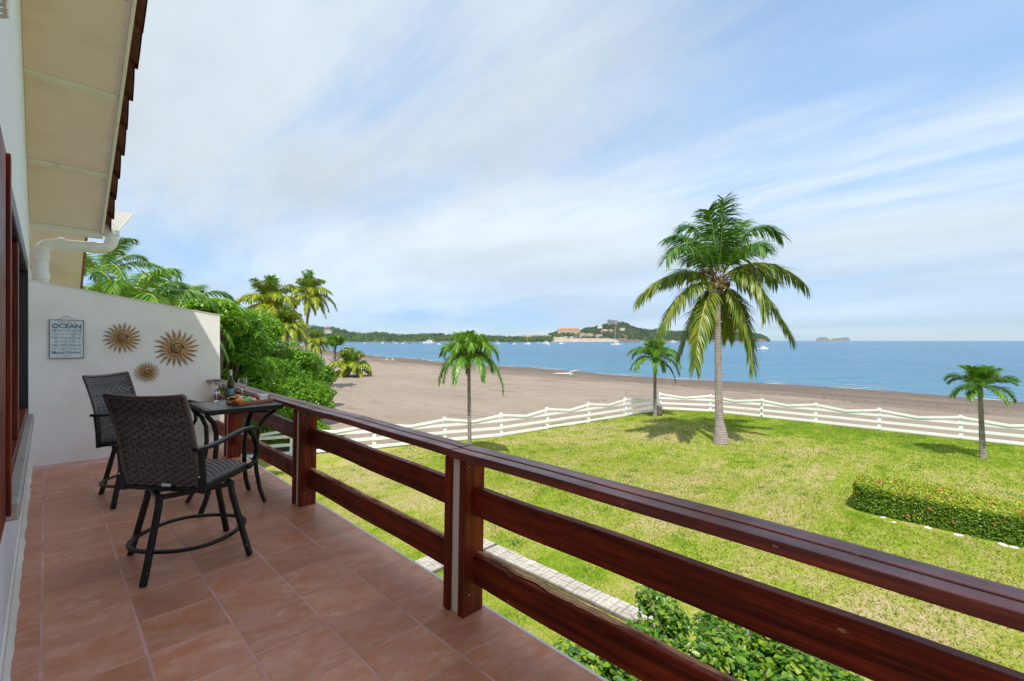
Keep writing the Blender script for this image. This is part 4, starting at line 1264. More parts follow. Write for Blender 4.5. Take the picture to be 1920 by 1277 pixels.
M_CROWNSHAFT = mat('green_crownshaft', (0.14, 0.22, 0.05), .5, col2=(0.24, 0.25, 0.08), scale=6)
M_RACHIS = mat('yellow_green_rachis', (0.34, 0.34, 0.055), .5, col2=(0.22, 0.28, 0.04), scale=3)
M_RACHISY = mat('yellow_rachis', (0.55, 0.40, 0.04), .5)
M_FROND = leaf_mat('palm_leaflet_green', [(0.030, 0.115, 0.020), (0.065, 0.190, 0.026), (0.125, 0.260, 0.030)], .25, .35, .5)
M_FRONDY = leaf_mat('palm_leaflet_olive', [(0.060, 0.140, 0.012), (0.140, 0.220, 0.016), (0.27, 0.270, 0.022)], .30, .4, .45)
M_FRONDYY = leaf_mat('palm_leaflet_yellow', [(0.12, 0.26, 0.012), (0.26, 0.37, 0.020), (0.52, 0.44, 0.030)], .32, .4, .45)
M_FRONDB = leaf_mat('palm_leaflet_bright', [(0.055, 0.180, 0.014), (0.110, 0.280, 0.018), (0.20, 0.380, 0.026)], .32, .35, .5)
M_DRYFROND = leaf_mat('dry_frond', [(0.25, 0.12, 0.04), (0.34, 0.20, 0.08)], .1, .7, .2)

def bez(p0, p1, p2, p3, n):
    s = np.linspace(0, 1, n)[:, None]
    return (1-s)**3*p0 + 3*(1-s)**2*s*p1 + 3*(1-s)*s*s*p2 + s**3*p3
def frond_mesh(C, up, leaf_len, nleaf, width, droop, mats, stem_r=.03, s0=.14, rng=RNG, vlift=.35, ragged=.12, taper=(.55, 1.0, .42), plumose=0.0):
    """C (n,3): midrib curve. leaflets on both sides, hanging"""
    n = len(C); V = []; F4 = []; F3 = []; M4 = []; M3 = []
    T = np.gradient(C, axis=0); T /= np.linalg.norm(T, axis=1)[:, None]
    up = np.asarray(up, float)
    S = np.cross(T, up); ln = np.linalg.norm(S, axis=1)[:, None]; S = S / np.maximum(ln, 1e-6)
    N = np.cross(S, T)
    vs = []
    for i in range(n):                              # midrib, triangular section
        r = stem_r * (1 - .88 * i / (n - 1))
        vs += [C[i] + N[i] * r, C[i] - N[i] * r * .5 + S[i] * r, C[i] - N[i] * r * .5 - S[i] * r]
    for i in range(n - 1):
        for k in range(3): F4.append((3*i+k, 3*i+(k+1) % 3, 3*i+3+(k+1) % 3, 3*i+3+k)); M4.append(0)
    V += vs
    sp = np.linspace(s0, .995, nleaf)
    for s in sp:
        f = s * (n - 1); i = min(int(f), n - 2); w = f - i
        p = C[i] * (1 - w) + C[i+1] * w; t = T[i] * (1 - w) + T[i+1] * w; sd = S[i] * (1 - w) + S[i+1] * w; nn = N[i] * (1 - w) + N[i+1] * w
        q = (s - s0) / (1 - s0)
        sh = np.interp(q, [0, .3, 1], taper)
        ang = np.interp(q, [0, 1], [math.radians(66), math.radians(33)]) 
        for side in (-1, 1):
            if rng.random() < .03: continue
            L = leaf_len * sh * (1 + rng.normal() * ragged)
            lift = vlift * (1 - .5 * q) + (rng.uniform(-1, 1) * plumose)
            d = sd * side * math.sin(ang + rng.normal() * .06) + t * math.cos(ang) + nn * lift + rng.normal(size=3) * .05
            d /= np.linalg.norm(d)
            wv = np.cross(d, nn * .85 + sd * side * .35 + rng.normal(size=3) * .12); wv /= (np.linalg.norm(wv) + 1e-9)
            wd = width * (.8 + .4 * rng.random())
            b0 = len(V); cur = p.copy(); dd = d.copy()
            dr = droop * (1 + rng.normal() * .25)
            segs = ((0, .55), (.30, 1.0), (.66, .8), (1.0, .0))
            prev = 0
            for k, (a, ww) in enumerate(segs):
                if k:
                    dd = dd + np.array([0, 0, -1.0]) * dr * (a - prev) * 2.0; dd /= np.linalg.norm(dd)
                    cur = cur + dd * L * (a - prev); prev = a
                if ww > 0: V.append(cur + wv * wd * ww * .5); V.append(cur - wv * wd * ww * .5)
                else: V.append(cur.copy())
            F4 += [(b0, b0+1, b0+3, b0+2), (b0+2, b0+3, b0+5, b0+4)]; M4 += [1, 1]
            F3.append((b0+4, b0+5, b0+6)); M3.append(1)
    return np_mesh('frond', np.array(V), [np.array(F4), np.array(F3)], mats, mi=M4 + M3)

def trunk_mesh(pts, radii, mt, n=12, ring=0.0, step=.12):
    P = [Vector(p) for p in pts]
    # resample and ripple
    L = sum((P[i+1] - P[i]).length for i in range(len(P) - 1)); k = max(6, int(L / step))
    cum = [0]
    for i in range(len(P) - 1): cum.append(cum[-1] + (P[i+1] - P[i]).length)
    out = []; rad = []
    for j in range(k + 1):
        s = L * j / k; x = [np.interp(s, cum, [p[c] for p in P]) for c in range(3)]
        r = np.interp(s, cum, radii); out.append(tuple(x)); rad.append(float(r * (1 + ring * (1 if j % 2 else -1))))
    m = MB(); m.tube(out, rad, n, up=(0, 1, 0.01)); return m.mesh('trunk', mt, smooth='all')

# ================================================================== THE TALL COCONUT PALM ON THE LAWN
def build_hero_palm():
    base = G(1352, 831, LAWN_Z)
    t = empty('coconut_palm', base, label='tall coconut palm standing alone on the lawn near the fence corner', cat='palm tree')
    d0 = base.dot(FWD); k = d0 / FPX * 0.3914            # metres per pixel of my measuring sheet
    cx, cy = 545, 1228
    away = FWD + RIGHT * (base.dot(RIGHT) / d0)          # horizontally away from the viewer, so depth does not slide fronds sideways
    def rel(x, y, dep=0.0): return np.array(RIGHT * ((x - cx) * k) + UP * ((cy - y) * k) + away * dep)
    tp = [rel(545, 1232), rel(543, 1190), rel(537, 1120), rel(534, 1000), rel(531, 850), rel(529, 700), rel(528, 560), rel(530, 430)]
    me = trunk_mesh(tp, [.36, .30, .19, .158, .145, .135, .128, .125], M_COCOTRUNK, 14, .025, .10); link('trunk', me, t)
    H = rel(530, 440)
    # midrib control points on the sheet: start, two handles, tip, depth of tip; colour
    fr = [((528,405),(522,290),(505,160),(472,72), .4, 0), ((535,405),(542,290),(556,175),(556,66), -.9, 0), ((542,400),(568,300),(612,195),(668,120), 1.0, 0),
          ((522,415),(492,265),(425,150),(326,185), .5, 0), ((516,420),(460,290),(375,235),(286,275), -1.0, 0), ((512,430),(450,310),(350,275),(294,405), -1.9, 0), ((520,420),(470,330),(400,300),(345,330), 1.9, 0),
          ((510,448),(400,385),(260,410),(138,570), -.6, 1), ((508,450),(420,380),(320,360),(225,455), 1.7, 0), ((510,470),(420,430),(320,540),(258,740), -1.4, 2),
          ((512,480),(450,500),(390,620),(322,840), .6, 1), ((518,480),(475,520),(440,660),(430,880), -1.6, 2),
          ((548,405),(605,250),(730,140),(838,268), -.7, 0), ((552,410),(620,280),(740,225),(800,275), 1.1, 0), ((552,420),(630,310),(710,300),(750,360), -1.9, 0),
          ((560,430),(650,340),(830,340),(966,505), -.4, 1), ((556,430),(640,370),(760,360),(860,450), 1.8, 0), ((560,430),(660,380),(720,440),(742,650), -2.0, 2), ((560,450),(680,420),(800,560),(882,752), -.8, 1),
          ((556,470),(620,520),(680,650),(690,888), -1.2, 2), ((552,470),(600,480),(640,600),(700,760), 1.6, 1), ((545,480),(570,520),(585,620),(580,745), 1.9, 1), ((515,470),(490,520),(500,620),(505,720), 2.0, 1)]
    rng = np.random.default_rng(5)
    for i, (a, b, c, e, dep, col) in enumerate(fr):
        g = math.hypot(e[0] - c[0], e[1] - c[1]) or 1; e = (e[0] - 30 * (e[0] - c[0]) / g, e[1] - 30 * (e[1] - c[1]) / g)
        C = bez(rel(*a, 0), rel(*b, dep * .4), rel(*c, dep * .8), rel(*e, dep), 26)
        L = np.linalg.norm(np.diff(C, axis=0), axis=1).sum()
        T = C[-1] - C[0]
        side = np.cross(T, [0, 0, 1.0]); up = np.cross(side, T)
        up = up / (np.linalg.norm(up) + 1e-9) if np.linalg.norm(side) > .15 * np.linalg.norm(T) else -np.array(FWD)
        if abs(T[2]) > .9 * np.linalg.norm(T): up = np.array(-FWD) * .8 + np.array(RIGHT) * (.3 if i % 2 else -.3) + np.array([0, 0, .1])
        if T[2] < -.8 * np.linalg.norm(T): up = np.array([T[0], T[1], 0]) / (np.hypot(T[0], T[1]) + 1e-6) + np.array([0, 0, .3]) - np.array(FWD) * .4
        mt = [[M_RACHIS, M_FROND], [M_RACHIS, M_FRONDY], [M_RACHISY, M_FRONDY]][col]
        me = frond_mesh(C, up, min(1.18, .38 * L + .17), int(36 + L * 21), .060, .60 if col == 0 else .9, mt, .040, .12, rng, plumose=.26, taper=(.65, 1.0, .6))
        link('frond', me, t)
    # coconuts, dry sheath fibres and flower stalks under the crown
    nut = MB(); nut.ball((0, 0, 0), .13, 12, 8, sz=1.25)
    nm = [nut.mesh('coconut', mat('green_coconut', (0.20, 0.17, 0.03), .5, col2=(0.30, 0.20, 0.05), scale=4), smooth='all'), nut.mesh('coconut', mat('brown_coconut', (0.20, 0.095, 0.035), .6, col2=(0.11, 0.05, 0.02), scale=5), smooth='all')]
    for i, (x, y, dp) in enumerate(((478,480,-.15),(497,512,-.32),(520,478,-.38),(545,484,-.32),(470,440,-.05),(512,445,-.4),(548,455,-.3),(500,470,.3),(540,490,.3),(575,470,.05),(488,405,.1),(460,410,-.1))):
        link('coconut', nm[i % 2], t, Vector(rel(x, y, dp)), (rng.uniform(-.5, .5), rng.uniform(-.5, .5), 0))
    m = MB()
    for i in range(70):
        a = rng.uniform(0, 6.28); p = Vector(H) + Vector((math.cos(a) * .18, math.sin(a) * .18, rng.uniform(-.35, .35)))
        q = p + Vector((math.cos(a) * rng.uniform(.3, .85), math.sin(a) * rng.uniform(.3, .85), rng.uniform(-.35, .30)))
        m.tube([p, (p + q) / 2 + Vector((0, 0, .10)), q], [.024, .014, .005], 4)
    m.build('dry_flower_stalks', mat('dry_stalk', (0.27, 0.14, 0.06), .8, col2=(0.16, 0.08, 0.035), scale=5), t)
    m = MB()
    for i in range(7):
        p = Vector(rel(488 + i * 9, 425 + (i % 3) * 16, -.35)); m.sweep([p, p + Vector((.03, -.04, -.22)), p + Vector((.02, -.05, -.44))], [(-.055, 0), (0, .018), (.055, 0), (0, -.018)], up=(1, 0, 0), scale=[.6, 1, .2])
    m.build('flower_sheaths', mat('pale_sheath', (0.40, 0.32, 0.22), .8), t)
build_hero_palm()

# ================================================================== OTHER PALMS
def palm(base, top, r0, r1, fronds, label, cat='palm tree', mats=None, leaf=(.55, 60, .035), droop=.8, shaft=None, name='palm_tree', seed=1, trunkmat=None, plumose=0.0, group=None, lean=(0, 0), vlift=.35, ragged=.12):
    """fronds: list of (azimuth deg from RIGHT towards FWD, elevation deg, length, sag)"""
    rng = np.random.default_rng(seed)
    base = Vector(base); t = empty(name, base, label=label, cat=cat, group=group)
    top = Vector(top) - base
    mid = top * .5 + Vector((lean[0], lean[1], 0))
    me = trunk_mesh([(0, 0, -.1), (top * .08)[:], mid[:], top[:]], [r0 * 1.25, r0, (r0 + r1) / 2, r1], trunkmat or M_THINTRUNK, 10, .02, .12); link('trunk', me, t)
    ctr = np.array(top)
    if shaft:
        m = MB(); m.tube([top[:], (top + UP * shaft * .5)[:], (top + UP * shaft)[:]], [r1 * 1.25, r1 * 1.15, r1 * .5], 10, up=(0, 1, 0)); m.build('crownshaft', M_CROWNSHAFT, t, smooth='all')
        ctr = ctr + np.array([0, 0, shaft * .9])
    for i, f in enumerate(fronds):
        az, el, L, sag = f[:4]; mk = f[4] if len(f) > 4 else 0
        a = math.radians(az); e = math.radians(el)
        hd = np.array(RIGHT) * math.cos(a) + np.array(FWD) * math.sin(a)
        d = hd * math.cos(e) + np.array([0, 0, math.sin(e)])
        p0 = ctr + d * .05
        p1 = ctr + d * L * .40
        p2 = ctr + d * L * .72 + np.array([0, 0, -sag * L * .22])
        p3 = ctr + d * L * .92 + np.array([0, 0, -sag * L * .72])
        if p3[2] < p0[2]: p3 = p3 - hd * .10 * L * sag
        C = bez(p0, p1, p2, p3, 20)
        me = frond_mesh(C, np.array([0, 0, 1.0]) - d * d[2] + hd * 1e-3, leaf[0] * L / 2.0, leaf[1], leaf[2], droop, mats[mk], .012 + .009 * L, .12, rng, plumose=plumose, vlift=vlift, ragged=ragged)
        link('frond', me, t)
    return t
def ringf(n, el, L, sag, mk=0, a0=0, rng=random.Random(1), j=.15):
    return [(a0 + 360 * i / n + rng.uniform(-14, 14), el + rng.uniform(-8, 8), L * rng.uniform(1 - j, 1 + j), sag * rng.uniform(.85, 1.15), mk) for i in range(n)]
M_FRONDL = leaf_mat('palm_leaflet_light', [(0.065, 0.200, 0.014), (0.130, 0.315, 0.020), (0.26, 0.430, 0.035)], .35, .35, .5)
GREEN = [[M_RACHIS, M_FRONDB], [M_RACHIS, M_FRONDY], [M_RACHISY, M_FRONDYY], [M_RACHIS, M_FROND], [M_RACHIS, M_DRYFROND], [M_RACHIS, M_FRONDL]]
rq = random.Random(3)
# three young palms with smooth green crownshafts along the fence
b = G(881, 864, LAWN_Z); s = b.dot(FWD) / FPX
palm(b, b + UP * (864 - 690) * s - RIGHT * 0.04, .078, .062, ringf(7, 70, 1.60, .58, 5, 10, rq) + ringf(9, 46, 1.80, .92, 5, 30, rq) + ringf(7, 18, 1.60, 1.20, 0, 0, rq) + ringf(3, 82, 1.35, .35, 5, 50, rq), 'young palm with drooping bright fronds rising behind the railing, by the fence', mats=GREEN, leaf=(.62, 86, .034), droop=.6, shaft=.55, seed=2, plumose=.35)
b = G(1228, 781, LAWN_Z); s = b.dot(FWD) / FPX
palm(b, b + UP * (781 - 690) * s + RIGHT * 0.0, .115, .085, ringf(6, 70, 1.75, .42, 5, 0, rq) + ringf(9, 44, 2.05, .70, 0, 20, rq) + ringf(7, 18, 1.9, .90, 5, 10, rq) + [(-20, -15, 1.5, 1.0, 4)], 'small palm at the fence corner beside a short stump', mats=GREEN, leaf=(.58, 84, .040), droop=.40, shaft=.7, seed=3, plumose=.3)
b = G(1843, 859, LAWN_Z); s = b.dot(FWD) / FPX
palm(b, b + UP * (859 - 745) * s - RIGHT * .10, .105, .075, ringf(6, 68, 1.25, .38, 0, 0, rq) + ringf(8, 42, 1.45, .62, 3, 20, rq) + ringf(6, 14, 1.30, .75, 0, 40, rq), 'small palm with a white painted trunk at the right side of the lawn', mats=GREEN, leaf=(.60, 84, .030), droop=.32, shaft=.45, seed=4, plumose=.3)
# beach palms
def bpos(u, v, z=-3.45): return G(u, v, z)
b = bpos(650, 708); s = b.dot(FWD) / FPX
palm(b, b + UP * 1.0 + RIGHT * .55, .22, .16, ringf(9, 70, 4.9, .5, 1, 0, rq) + ringf(10, 45, 4.7, .85, 2, 20, rq) + ringf(7, 20, 4.0, 1.0, 2, 10, rq), 'low yellow-green coconut palm alone on the sand', mats=GREEN, leaf=(.50, 54, .15), droop=.7, plumose=.3, seed=5, lean=(.0, 0), name='coconut_palm')
def yp(u, vtop, d, label, seed, L, ubase=None, lean=(0, 0)):
    top = D(u, vtop, d); base = D(ubase if ubase else u, 640, d); base.z = -3.3
    palm(base, top, .17, .12, ringf(4, 82, L * .95, .28, 0, 30, rq) + ringf(7, 62, L, .45, 1, 0, rq) + ringf(9, 36, L * 1.05, .75, 2, 15, rq) + ringf(8, 8, L, .95, 2, 40, rq) + ringf(4, -22, L * .8, .8, 2, 0, rq), label, mats=GREEN, leaf=(.60, 58, .075), droop=.7, plumose=.3, seed=seed, name='coconut_palm', trunkmat=M_COCOTRUNK, group='yellowish coconut palms behind the shrubs', lean=lean)
yp(507, 570, 36, 'yellowish coconut palm, nearest of the clump behind the green trees', 6, 3.2, 520)
yp(580, 552, 46, 'dark-tipped coconut palm at the right of the clump', 8, 3.0, 566)
yp(538, 612, 34, 'shorter yellow palm low in the clump', 9, 1.9, 540)
yp(592, 640, 78, 'small far palm at the edge of the beach', 10, 2.8, 590)
# feathery dark palms behind the end wall
def fp(u, v, d, label, seed, L, az):
    top = D(u, v, d); base = Vector((top.x - .2, top.y + .3, LAWN_Z))
    palm(base, top, .16, .11, az, label, mats=GREEN, leaf=(.44, 84, .040), droop=.55, seed=seed, name='feather_palm', group='feathery palms behind the end wall', vlift=.25)
fp(238, 590, 12.5, 'feathery dark green palm just behind the end wall', 11, 3.2, [(20, 42, 3.1, .75, 3), (5, 62, 3.0, .6, 0), (-10, 22, 3.0, .8, 0), (160, 55, 2.6, .7, 3), (175, 30, 2.4, .8, 3), (60, 55, 3.0, .7, 3), (100, 65, 2.9, .6, 3), (-60, 50, 2.6, .7, 0), (-110, 50, 2.4, .8, 0), (-30, 35, 2.9, .8, 0), (130, 40, 2.8, .8, 3), (30, 15, 2.9, .9, 0), (190, 70, 2.5, .6, 3)])
fp(330, 588, 15.5, 'feathery palm arching over the middle of the end wall', 12, 3.2, [(10, 35, 3.3, .85, 0), (-15, 20, 3.0, .9, 0), (35, 50, 3.0, .8, 3), (170, 45, 3.2, .8, 3), (150, 60, 3.0, .6, 3), (90, 60, 2.9, .7, 3), (-70, 45, 2.6, .8, 0), (-120, 40, 2.6, .8, 0), (200, 30, 2.8, .8, 0), (-40, 10, 2.6, .9, 0), (60, 30, 3.0, .8, 3)])
fp(185, 520, 17.0, 'tall feathery palm half hidden by the gutter pipe', 13, 3.0, [(20, 40, 3.2, .8, 3), (60, 55, 3.0, .7, 3), (100, 65, 3.0, .6, 3), (150, 40, 2.8, .8, 0), (190, 55, 2.8, .7, 3), (-30, 30, 3.0, .9, 0), (-80, 50, 2.6, .8, 0), (-130, 40, 2.6, .8, 3), (5, 65, 3.0, .5, 3)])

# ================================================================== BROADLEAF TREES LEFT OF THE BEACH
M_LEAFA = leaf_mat('fresh_green_leaf', [(0.075, 0.210, 0.006), (0.150, 0.345, 0.010), (0.28, 0.490, 0.020)], .40, .38, .45, .35, .9)
M_LEAFB = leaf_mat('mid_green_leaf', [(0.050, 0.160, 0.008), (0.095, 0.250, 0.010), (0.165, 0.350, 0.016)], .38, .4, .4, .35, .7)
def broadleaf(u, v, d, rpx, label, seed, n=9000, mt=None, size=.085, squash=.8, nclump=34, group='green broadleaf trees beyond the fence'):
    rng = np.random.default_rng(seed)
    c = D(u, v, d); R = rpx * d / FPX
    base = Vector((c.x, c.y, -3.35))
    t = empty('broadleaf_tree', base, label=label, cat='tree', group=group)
    cz = c.z - base.z
    cl = crown_clumps((0, 0, cz), (R * .78, R * .78, R * squash * .8), nclump, R * .30, rng)
    V, F = leaf_cloud(n, cl, size, .5, .45, .70, rng=rng)
    link('crown', np_mesh('crown', V, [F], mt or M_LEAFA), t)
    m = MB(); m.tube([(0, 0, -.1), (R * .05, 0, cz * .5), (0, 0, cz)], [.16, .13, .06], 8)
    for i in range(0, len(cl), 3):
        p = cl[i]; m.tube([(0, 0, cz * .45), (p[0] * .5, p[1] * .5, cz * .5 + p[2] * .4), (p[0], p[1], p[2])], [.06, .04, .012], 5)
    m.build('trunk', M_BARK, t)
    return t
T1 = [(432, 640, 17, 70, 15000), (470, 625, 25, 62, 11000), (452, 720, 18, 88, 19000), (520, 735, 23, 78, 16000), (565, 760, 22.5, 62, 13000), (540, 690, 27, 62, 12000), (595, 745, 27, 36, 6000), (500, 800, 20.5, 70, 14000), (575, 815, 21.5, 42, 7000), (600, 705, 34, 30, 5000), (400, 600, 15, 55, 9000), (360, 590, 20, 60, 8000)]
names = ['dense fresh green tree against the right edge of the end wall', 'rounded green tree behind the first, below the yellow palms', 'broad green tree right behind the wine glasses', 'full green tree beyond the table corner', 'low green tree leaning over the fence start', 'green tree in front of the yellow palm trunks', 'small green bush at the sand edge', 'leafy green tree filling the view below the railing cap', 'low bush hanging over the white fence', 'far low bush spreading on the sand', 'green tree rising just over the low end of the wall top', 'green tree among the feathery palms behind the wall']
for i, (u, v, d, r, n) in enumerate(T1):
    broadleaf(u, v, d, r, names[i], 40 + i, int(n * 1.55), M_LEAFA if i % 3 else M_LEAFB, .046 + .0009 * d, nclump=46)
broadleaf(628, 640, 95, 22, 'thin spreading tree at the far end of the sand', 70, 2500, M_LEAFB, .22, .55, 16)
def build_dead_tree():
    b = G(612, 690, -3.4); t = empty('fallen_dead_tree', b, label='bare grey fallen tree with tangled branches at the beach edge', cat='dead tree')
    rr = random.Random(5); m = MB(); s = b.dot(FWD) / FPX
    M_ = mat('weathered_grey_wood', (0.16, 0.13, 0.11), .9, col2=(0.08, .065, .055), scale=6)
    a = Vector((0, 0, 0)); pts = [a]
    for k in range(7): pts.append(pts[-1] + RIGHT * 6 * s + UP * rr.uniform(0, 6) * s)
    m.tube(pts, [.22, .2, .18, .16, .13, .10, .07, .04], 7)
    for k in range(12):
        p = pts[rr.randint(1, 6)]; q = p + RIGHT * rr.uniform(-10, 14) * s + UP * rr.uniform(6, 26) * s + FWD * rr.uniform(-1, 1)
        mid = (p + q) / 2 + UP * rr.uniform(-4, 3) * s; m.tube([p, mid, q], [.08, .06, .02], 5)
        for e in range(2):
            q2 = mid + RIGHT * rr.uniform(-8, 10) * s + UP * rr.uniform(3, 12) * s; m.tube([mid, q2], [.04, .012], 4)
    m.build('branches', M_, t)
build_dead_tree()

# ================================================================== HEDGE
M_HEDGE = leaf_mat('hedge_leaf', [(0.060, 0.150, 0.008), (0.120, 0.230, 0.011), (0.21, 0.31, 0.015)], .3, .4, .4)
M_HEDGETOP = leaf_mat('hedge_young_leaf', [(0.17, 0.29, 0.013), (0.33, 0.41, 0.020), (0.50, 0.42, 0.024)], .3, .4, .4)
M_IXORA = leaf_mat('red_ixora_petal', [(0.66, 0.10, 0.05), (0.78, 0.24, 0.13)], .2, .5, .3)
def build_hedge():
    rng = np.random.default_rng(3)
    x0, x1, y0, y1, h = 15.62, 17.15, -9.0, 2.20, .68
    t = empty('clipped_hedge', ((x0 + x1) / 2, -2, LAWN_Z), label='clipped green hedge with yellow top and red blossoms on the lawn', cat='hedge')
    o = np.array(t.location)
    def bulge(P):
        # rounded end and soft shoulders
        P = P.copy(); yy = P[:, 1]; e = np.clip((yy - (y1 - 1.2)) / 1.2, 0, 1)
        cx = (x0 + x1) / 2; P[:, 0] = cx + (P[:, 0] - cx) * (1 - .30 * e ** 3)
        P[:, 0] += .05 * np.sin(P[:, 1] * 1.7) ; P[:, 2] += .04 * np.sin(P[:, 1] * 1.3 + P[:, 0] * 1.1)
        return P
    def surf(n, face):
        if face == 'top': P = np.stack([rng.uniform(x0, x1, n), rng.uniform(y0, y1, n), np.full(n, h) - rng.random(n) ** 2 * .14], 1)
        elif face == 'near': P = np.stack([x0 + rng.random(n) ** 2 * .2, rng.uniform(y0, y1, n), rng.uniform(.01, h, n)], 1)
        elif face == 'far': P = np.stack([x1 - rng.random(n) ** 2 * .2, rng.uniform(y0, y1, n), rng.uniform(.01, h, n)], 1)
        else: P = np.stack([rng.uniform(x0, x1, n), y1 - rng.random(n) ** 2 * .2, rng.uniform(.01, h, n)], 1)
        return bulge(P)
    def leaves(P, nrm, size):
        n = len(P); P = P + rng.normal(size=(n, 3)) * .022
        N = nrm + rng.normal(size=(n, 3)) * .55; N /= np.linalg.norm(N, axis=1)[:, None]
        T = np.cross(N, rng.normal(size=(n, 3))); T /= np.linalg.norm(T, axis=1)[:, None]; B = np.cross(N, T)
        s = size * rng.uniform(.6, 1.4, (n, 1))
        V = np.stack([P - T * s, P + B * s * .5, P + T * s, P - B * s * .5], 1).reshape(-1, 3)
        V[:, 0] -= o[0]; V[:, 1] -= o[1]
        return V, np.arange(4 * n).reshape(n, 4)
    Vs, Fs = [], []; off = 0
    for face, n, nr in (('near', 46000, (-1, 0, .5)), ('far', 6000, (1, 0, .3)), ('end', 13000, (0, 1, .4)), ('top', 9000, (0, 0, 1))):
        V, F = leaves(surf(n, face), np.array(nr), .029); Vs.append(V); Fs.append(F + off); off += len(V)
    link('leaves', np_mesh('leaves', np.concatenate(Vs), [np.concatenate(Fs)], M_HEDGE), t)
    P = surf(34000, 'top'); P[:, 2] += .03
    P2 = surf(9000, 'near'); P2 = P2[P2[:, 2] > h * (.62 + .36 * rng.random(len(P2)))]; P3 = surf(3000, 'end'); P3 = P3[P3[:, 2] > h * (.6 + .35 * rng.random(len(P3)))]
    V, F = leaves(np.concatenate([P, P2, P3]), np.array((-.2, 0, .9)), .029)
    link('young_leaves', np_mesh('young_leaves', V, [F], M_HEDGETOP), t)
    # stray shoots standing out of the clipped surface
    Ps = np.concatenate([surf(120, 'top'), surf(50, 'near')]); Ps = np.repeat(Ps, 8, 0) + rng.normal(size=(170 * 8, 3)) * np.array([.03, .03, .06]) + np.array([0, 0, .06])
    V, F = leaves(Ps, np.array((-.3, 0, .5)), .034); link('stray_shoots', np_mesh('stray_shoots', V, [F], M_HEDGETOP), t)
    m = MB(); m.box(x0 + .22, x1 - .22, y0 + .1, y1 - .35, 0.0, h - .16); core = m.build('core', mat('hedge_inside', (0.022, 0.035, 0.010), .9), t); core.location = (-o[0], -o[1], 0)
    # flower heads: small domes of petals
    Pf = np.concatenate([surf(130, 'top') + np.array([0, 0, .06]), surf(40, 'near') + np.array([-.04, 0, 0])])
    cl = [(p[0] - o[0], p[1] - o[1], p[2], .055, .055, .035) for p in Pf]
    V, F = leaf_cloud(len(cl) * 30, cl, .014, .6, .3, .6, rng=rng)
    f = link('flower_heads', np_mesh('flower_heads', V, [F], M_IXORA), t); tag(f, kind='stuff')
build_hedge()
ORD = ['first', 'second', 'third', 'fourth', 'fifth', 'sixth', 'seventh', 'eighth', 'ninth', 'tenth', 'eleventh', 'twelfth', 'thirteenth', 'fourteenth', 'fifteenth', 'sixteenth', 'seventeenth']
def build_stones():
    rr = random.Random(12)
    ms = []
    for k in range(4):
        m = MB(); m.ball((0, 0, 0), .11, 9, 6, sz=.5); m.v = [(x * (1.3 + .3 * rr.uniform(-1, 1)), y * (.8 + .2 * rr.uniform(-1, 1)), z * (1 + .2 * rr.uniform(-1, 1))) for x, y, z in m.v]
        ms.append(m.mesh('edging_stone', mat('whitewashed_stone', (0.74, 0.73, 0.70), .8, col2=(0.5, .47, .42), scale=9), smooth='all'))
    ys = [1.50, 1.25, .62, .10, -.62, -.85, -1.9, -2.6]
    for i, y in enumerate(ys):
        x = 15.42 + (.0 if y < 1.2 else (y - 1.2) * .55) + rr.uniform(-.03, .03)
        o = link('edging_stone', ms[i % 4], None, (x + rr.uniform(-.04, .06), y + rr.uniform(-.1, .1), LAWN_Z + rr.uniform(-.01, .015)), (rr.uniform(-.2, .2), rr.uniform(-.2, .2), 1.57 + rr.uniform(-.3, .3)))
        o.scale = [rr.uniform(.40, .85)] * 3
        tag(o, ORD[i] + ' white edging stone from the rounded end of the hedge', 'stone', 'whitewashed stones along the hedge')
build_stones()

# ================================================================== SHRUBS BELOW THE BALCONY
M_SHRUB = leaf_mat('glossy_shrub_leaf', [(0.030, 0.110, 0.010), (0.065, 0.190, 0.014), (0.150, 0.290, 0.018), (0.26, 0.34, 0.025)], .3, .32, .5)
def shrub(c, R, n, size, label, seed):
    rng = np.random.default_rng(seed)
    base = Vector((c[0], c[1], LAWN_Z)); t = empty('leafy_shrub', base, label=label, cat='shrub', group='shrubs below the balcony')
    cz = c[2] - LAWN_Z
    cl = crown_clumps((0, 0, cz), (R[0] * .85, R[1] * .85, R[2] * .8), 46, .20, rng, -.5)
    # six-sided cupped leaves
    cl_ = np.array(cl); k = rng.choice(len(cl_), n); d = rng.normal(size=(n, 3)); d /= np.linalg.norm(d, axis=1)[:, None]
    P = cl_[k, :3] + d * cl_[k, 3:6] * rng.uniform(.5, 1.15, (n, 1))
    N = d * .35 + rng.normal(size=(n, 3)) * .40 + np.array([0, 0, .75]); N /= np.linalg.norm(N, axis=1)[:, None]
    T = np.cross(N, rng.normal(size=(n, 3))); T /= np.linalg.norm(T, axis=1)[:, None]; B = np.cross(N, T)
    s = size * rng.uniform(.45, 1.35, (n, 1))
    lay = [(-1, 0, 0), (-.55, .55, .14), (.25, .55, .16), (1.05, 0, -.10), (.25, -.55, .16), (-.55, -.55, .14)]
    V = np.stack([P + T * s * a + B * s * b + N * s * h for a, b, h in lay], 1).reshape(-1, 3)
    i = np.arange(n)[:, None] * 6
    F = np.concatenate([i + np.array([0, 3, 2, 1]), i + np.array([0, 5, 4, 3])])
    link('leaves', np_mesh('leaves', V, [F], M_SHRUB), t)
    m = MB()
    for q in range(60):
        p = cl[q % len(cl)]; a = rng.normal(size=3) * .12
        m.tube([(p[0] * .15, p[1] * .15, 0), (p[0] * .6, p[1] * .6, p[2] * .55), (p[0] + a[0], p[1] + a[1], p[2] + abs(a[2]) * 1.4)], [.016, .010, .004], 4)
    m.build('stems', mat('grey_brown_twig', (0.22, 0.16, 0.11), .85), t)
    return t
c = D(1330, 1225, 5.2)
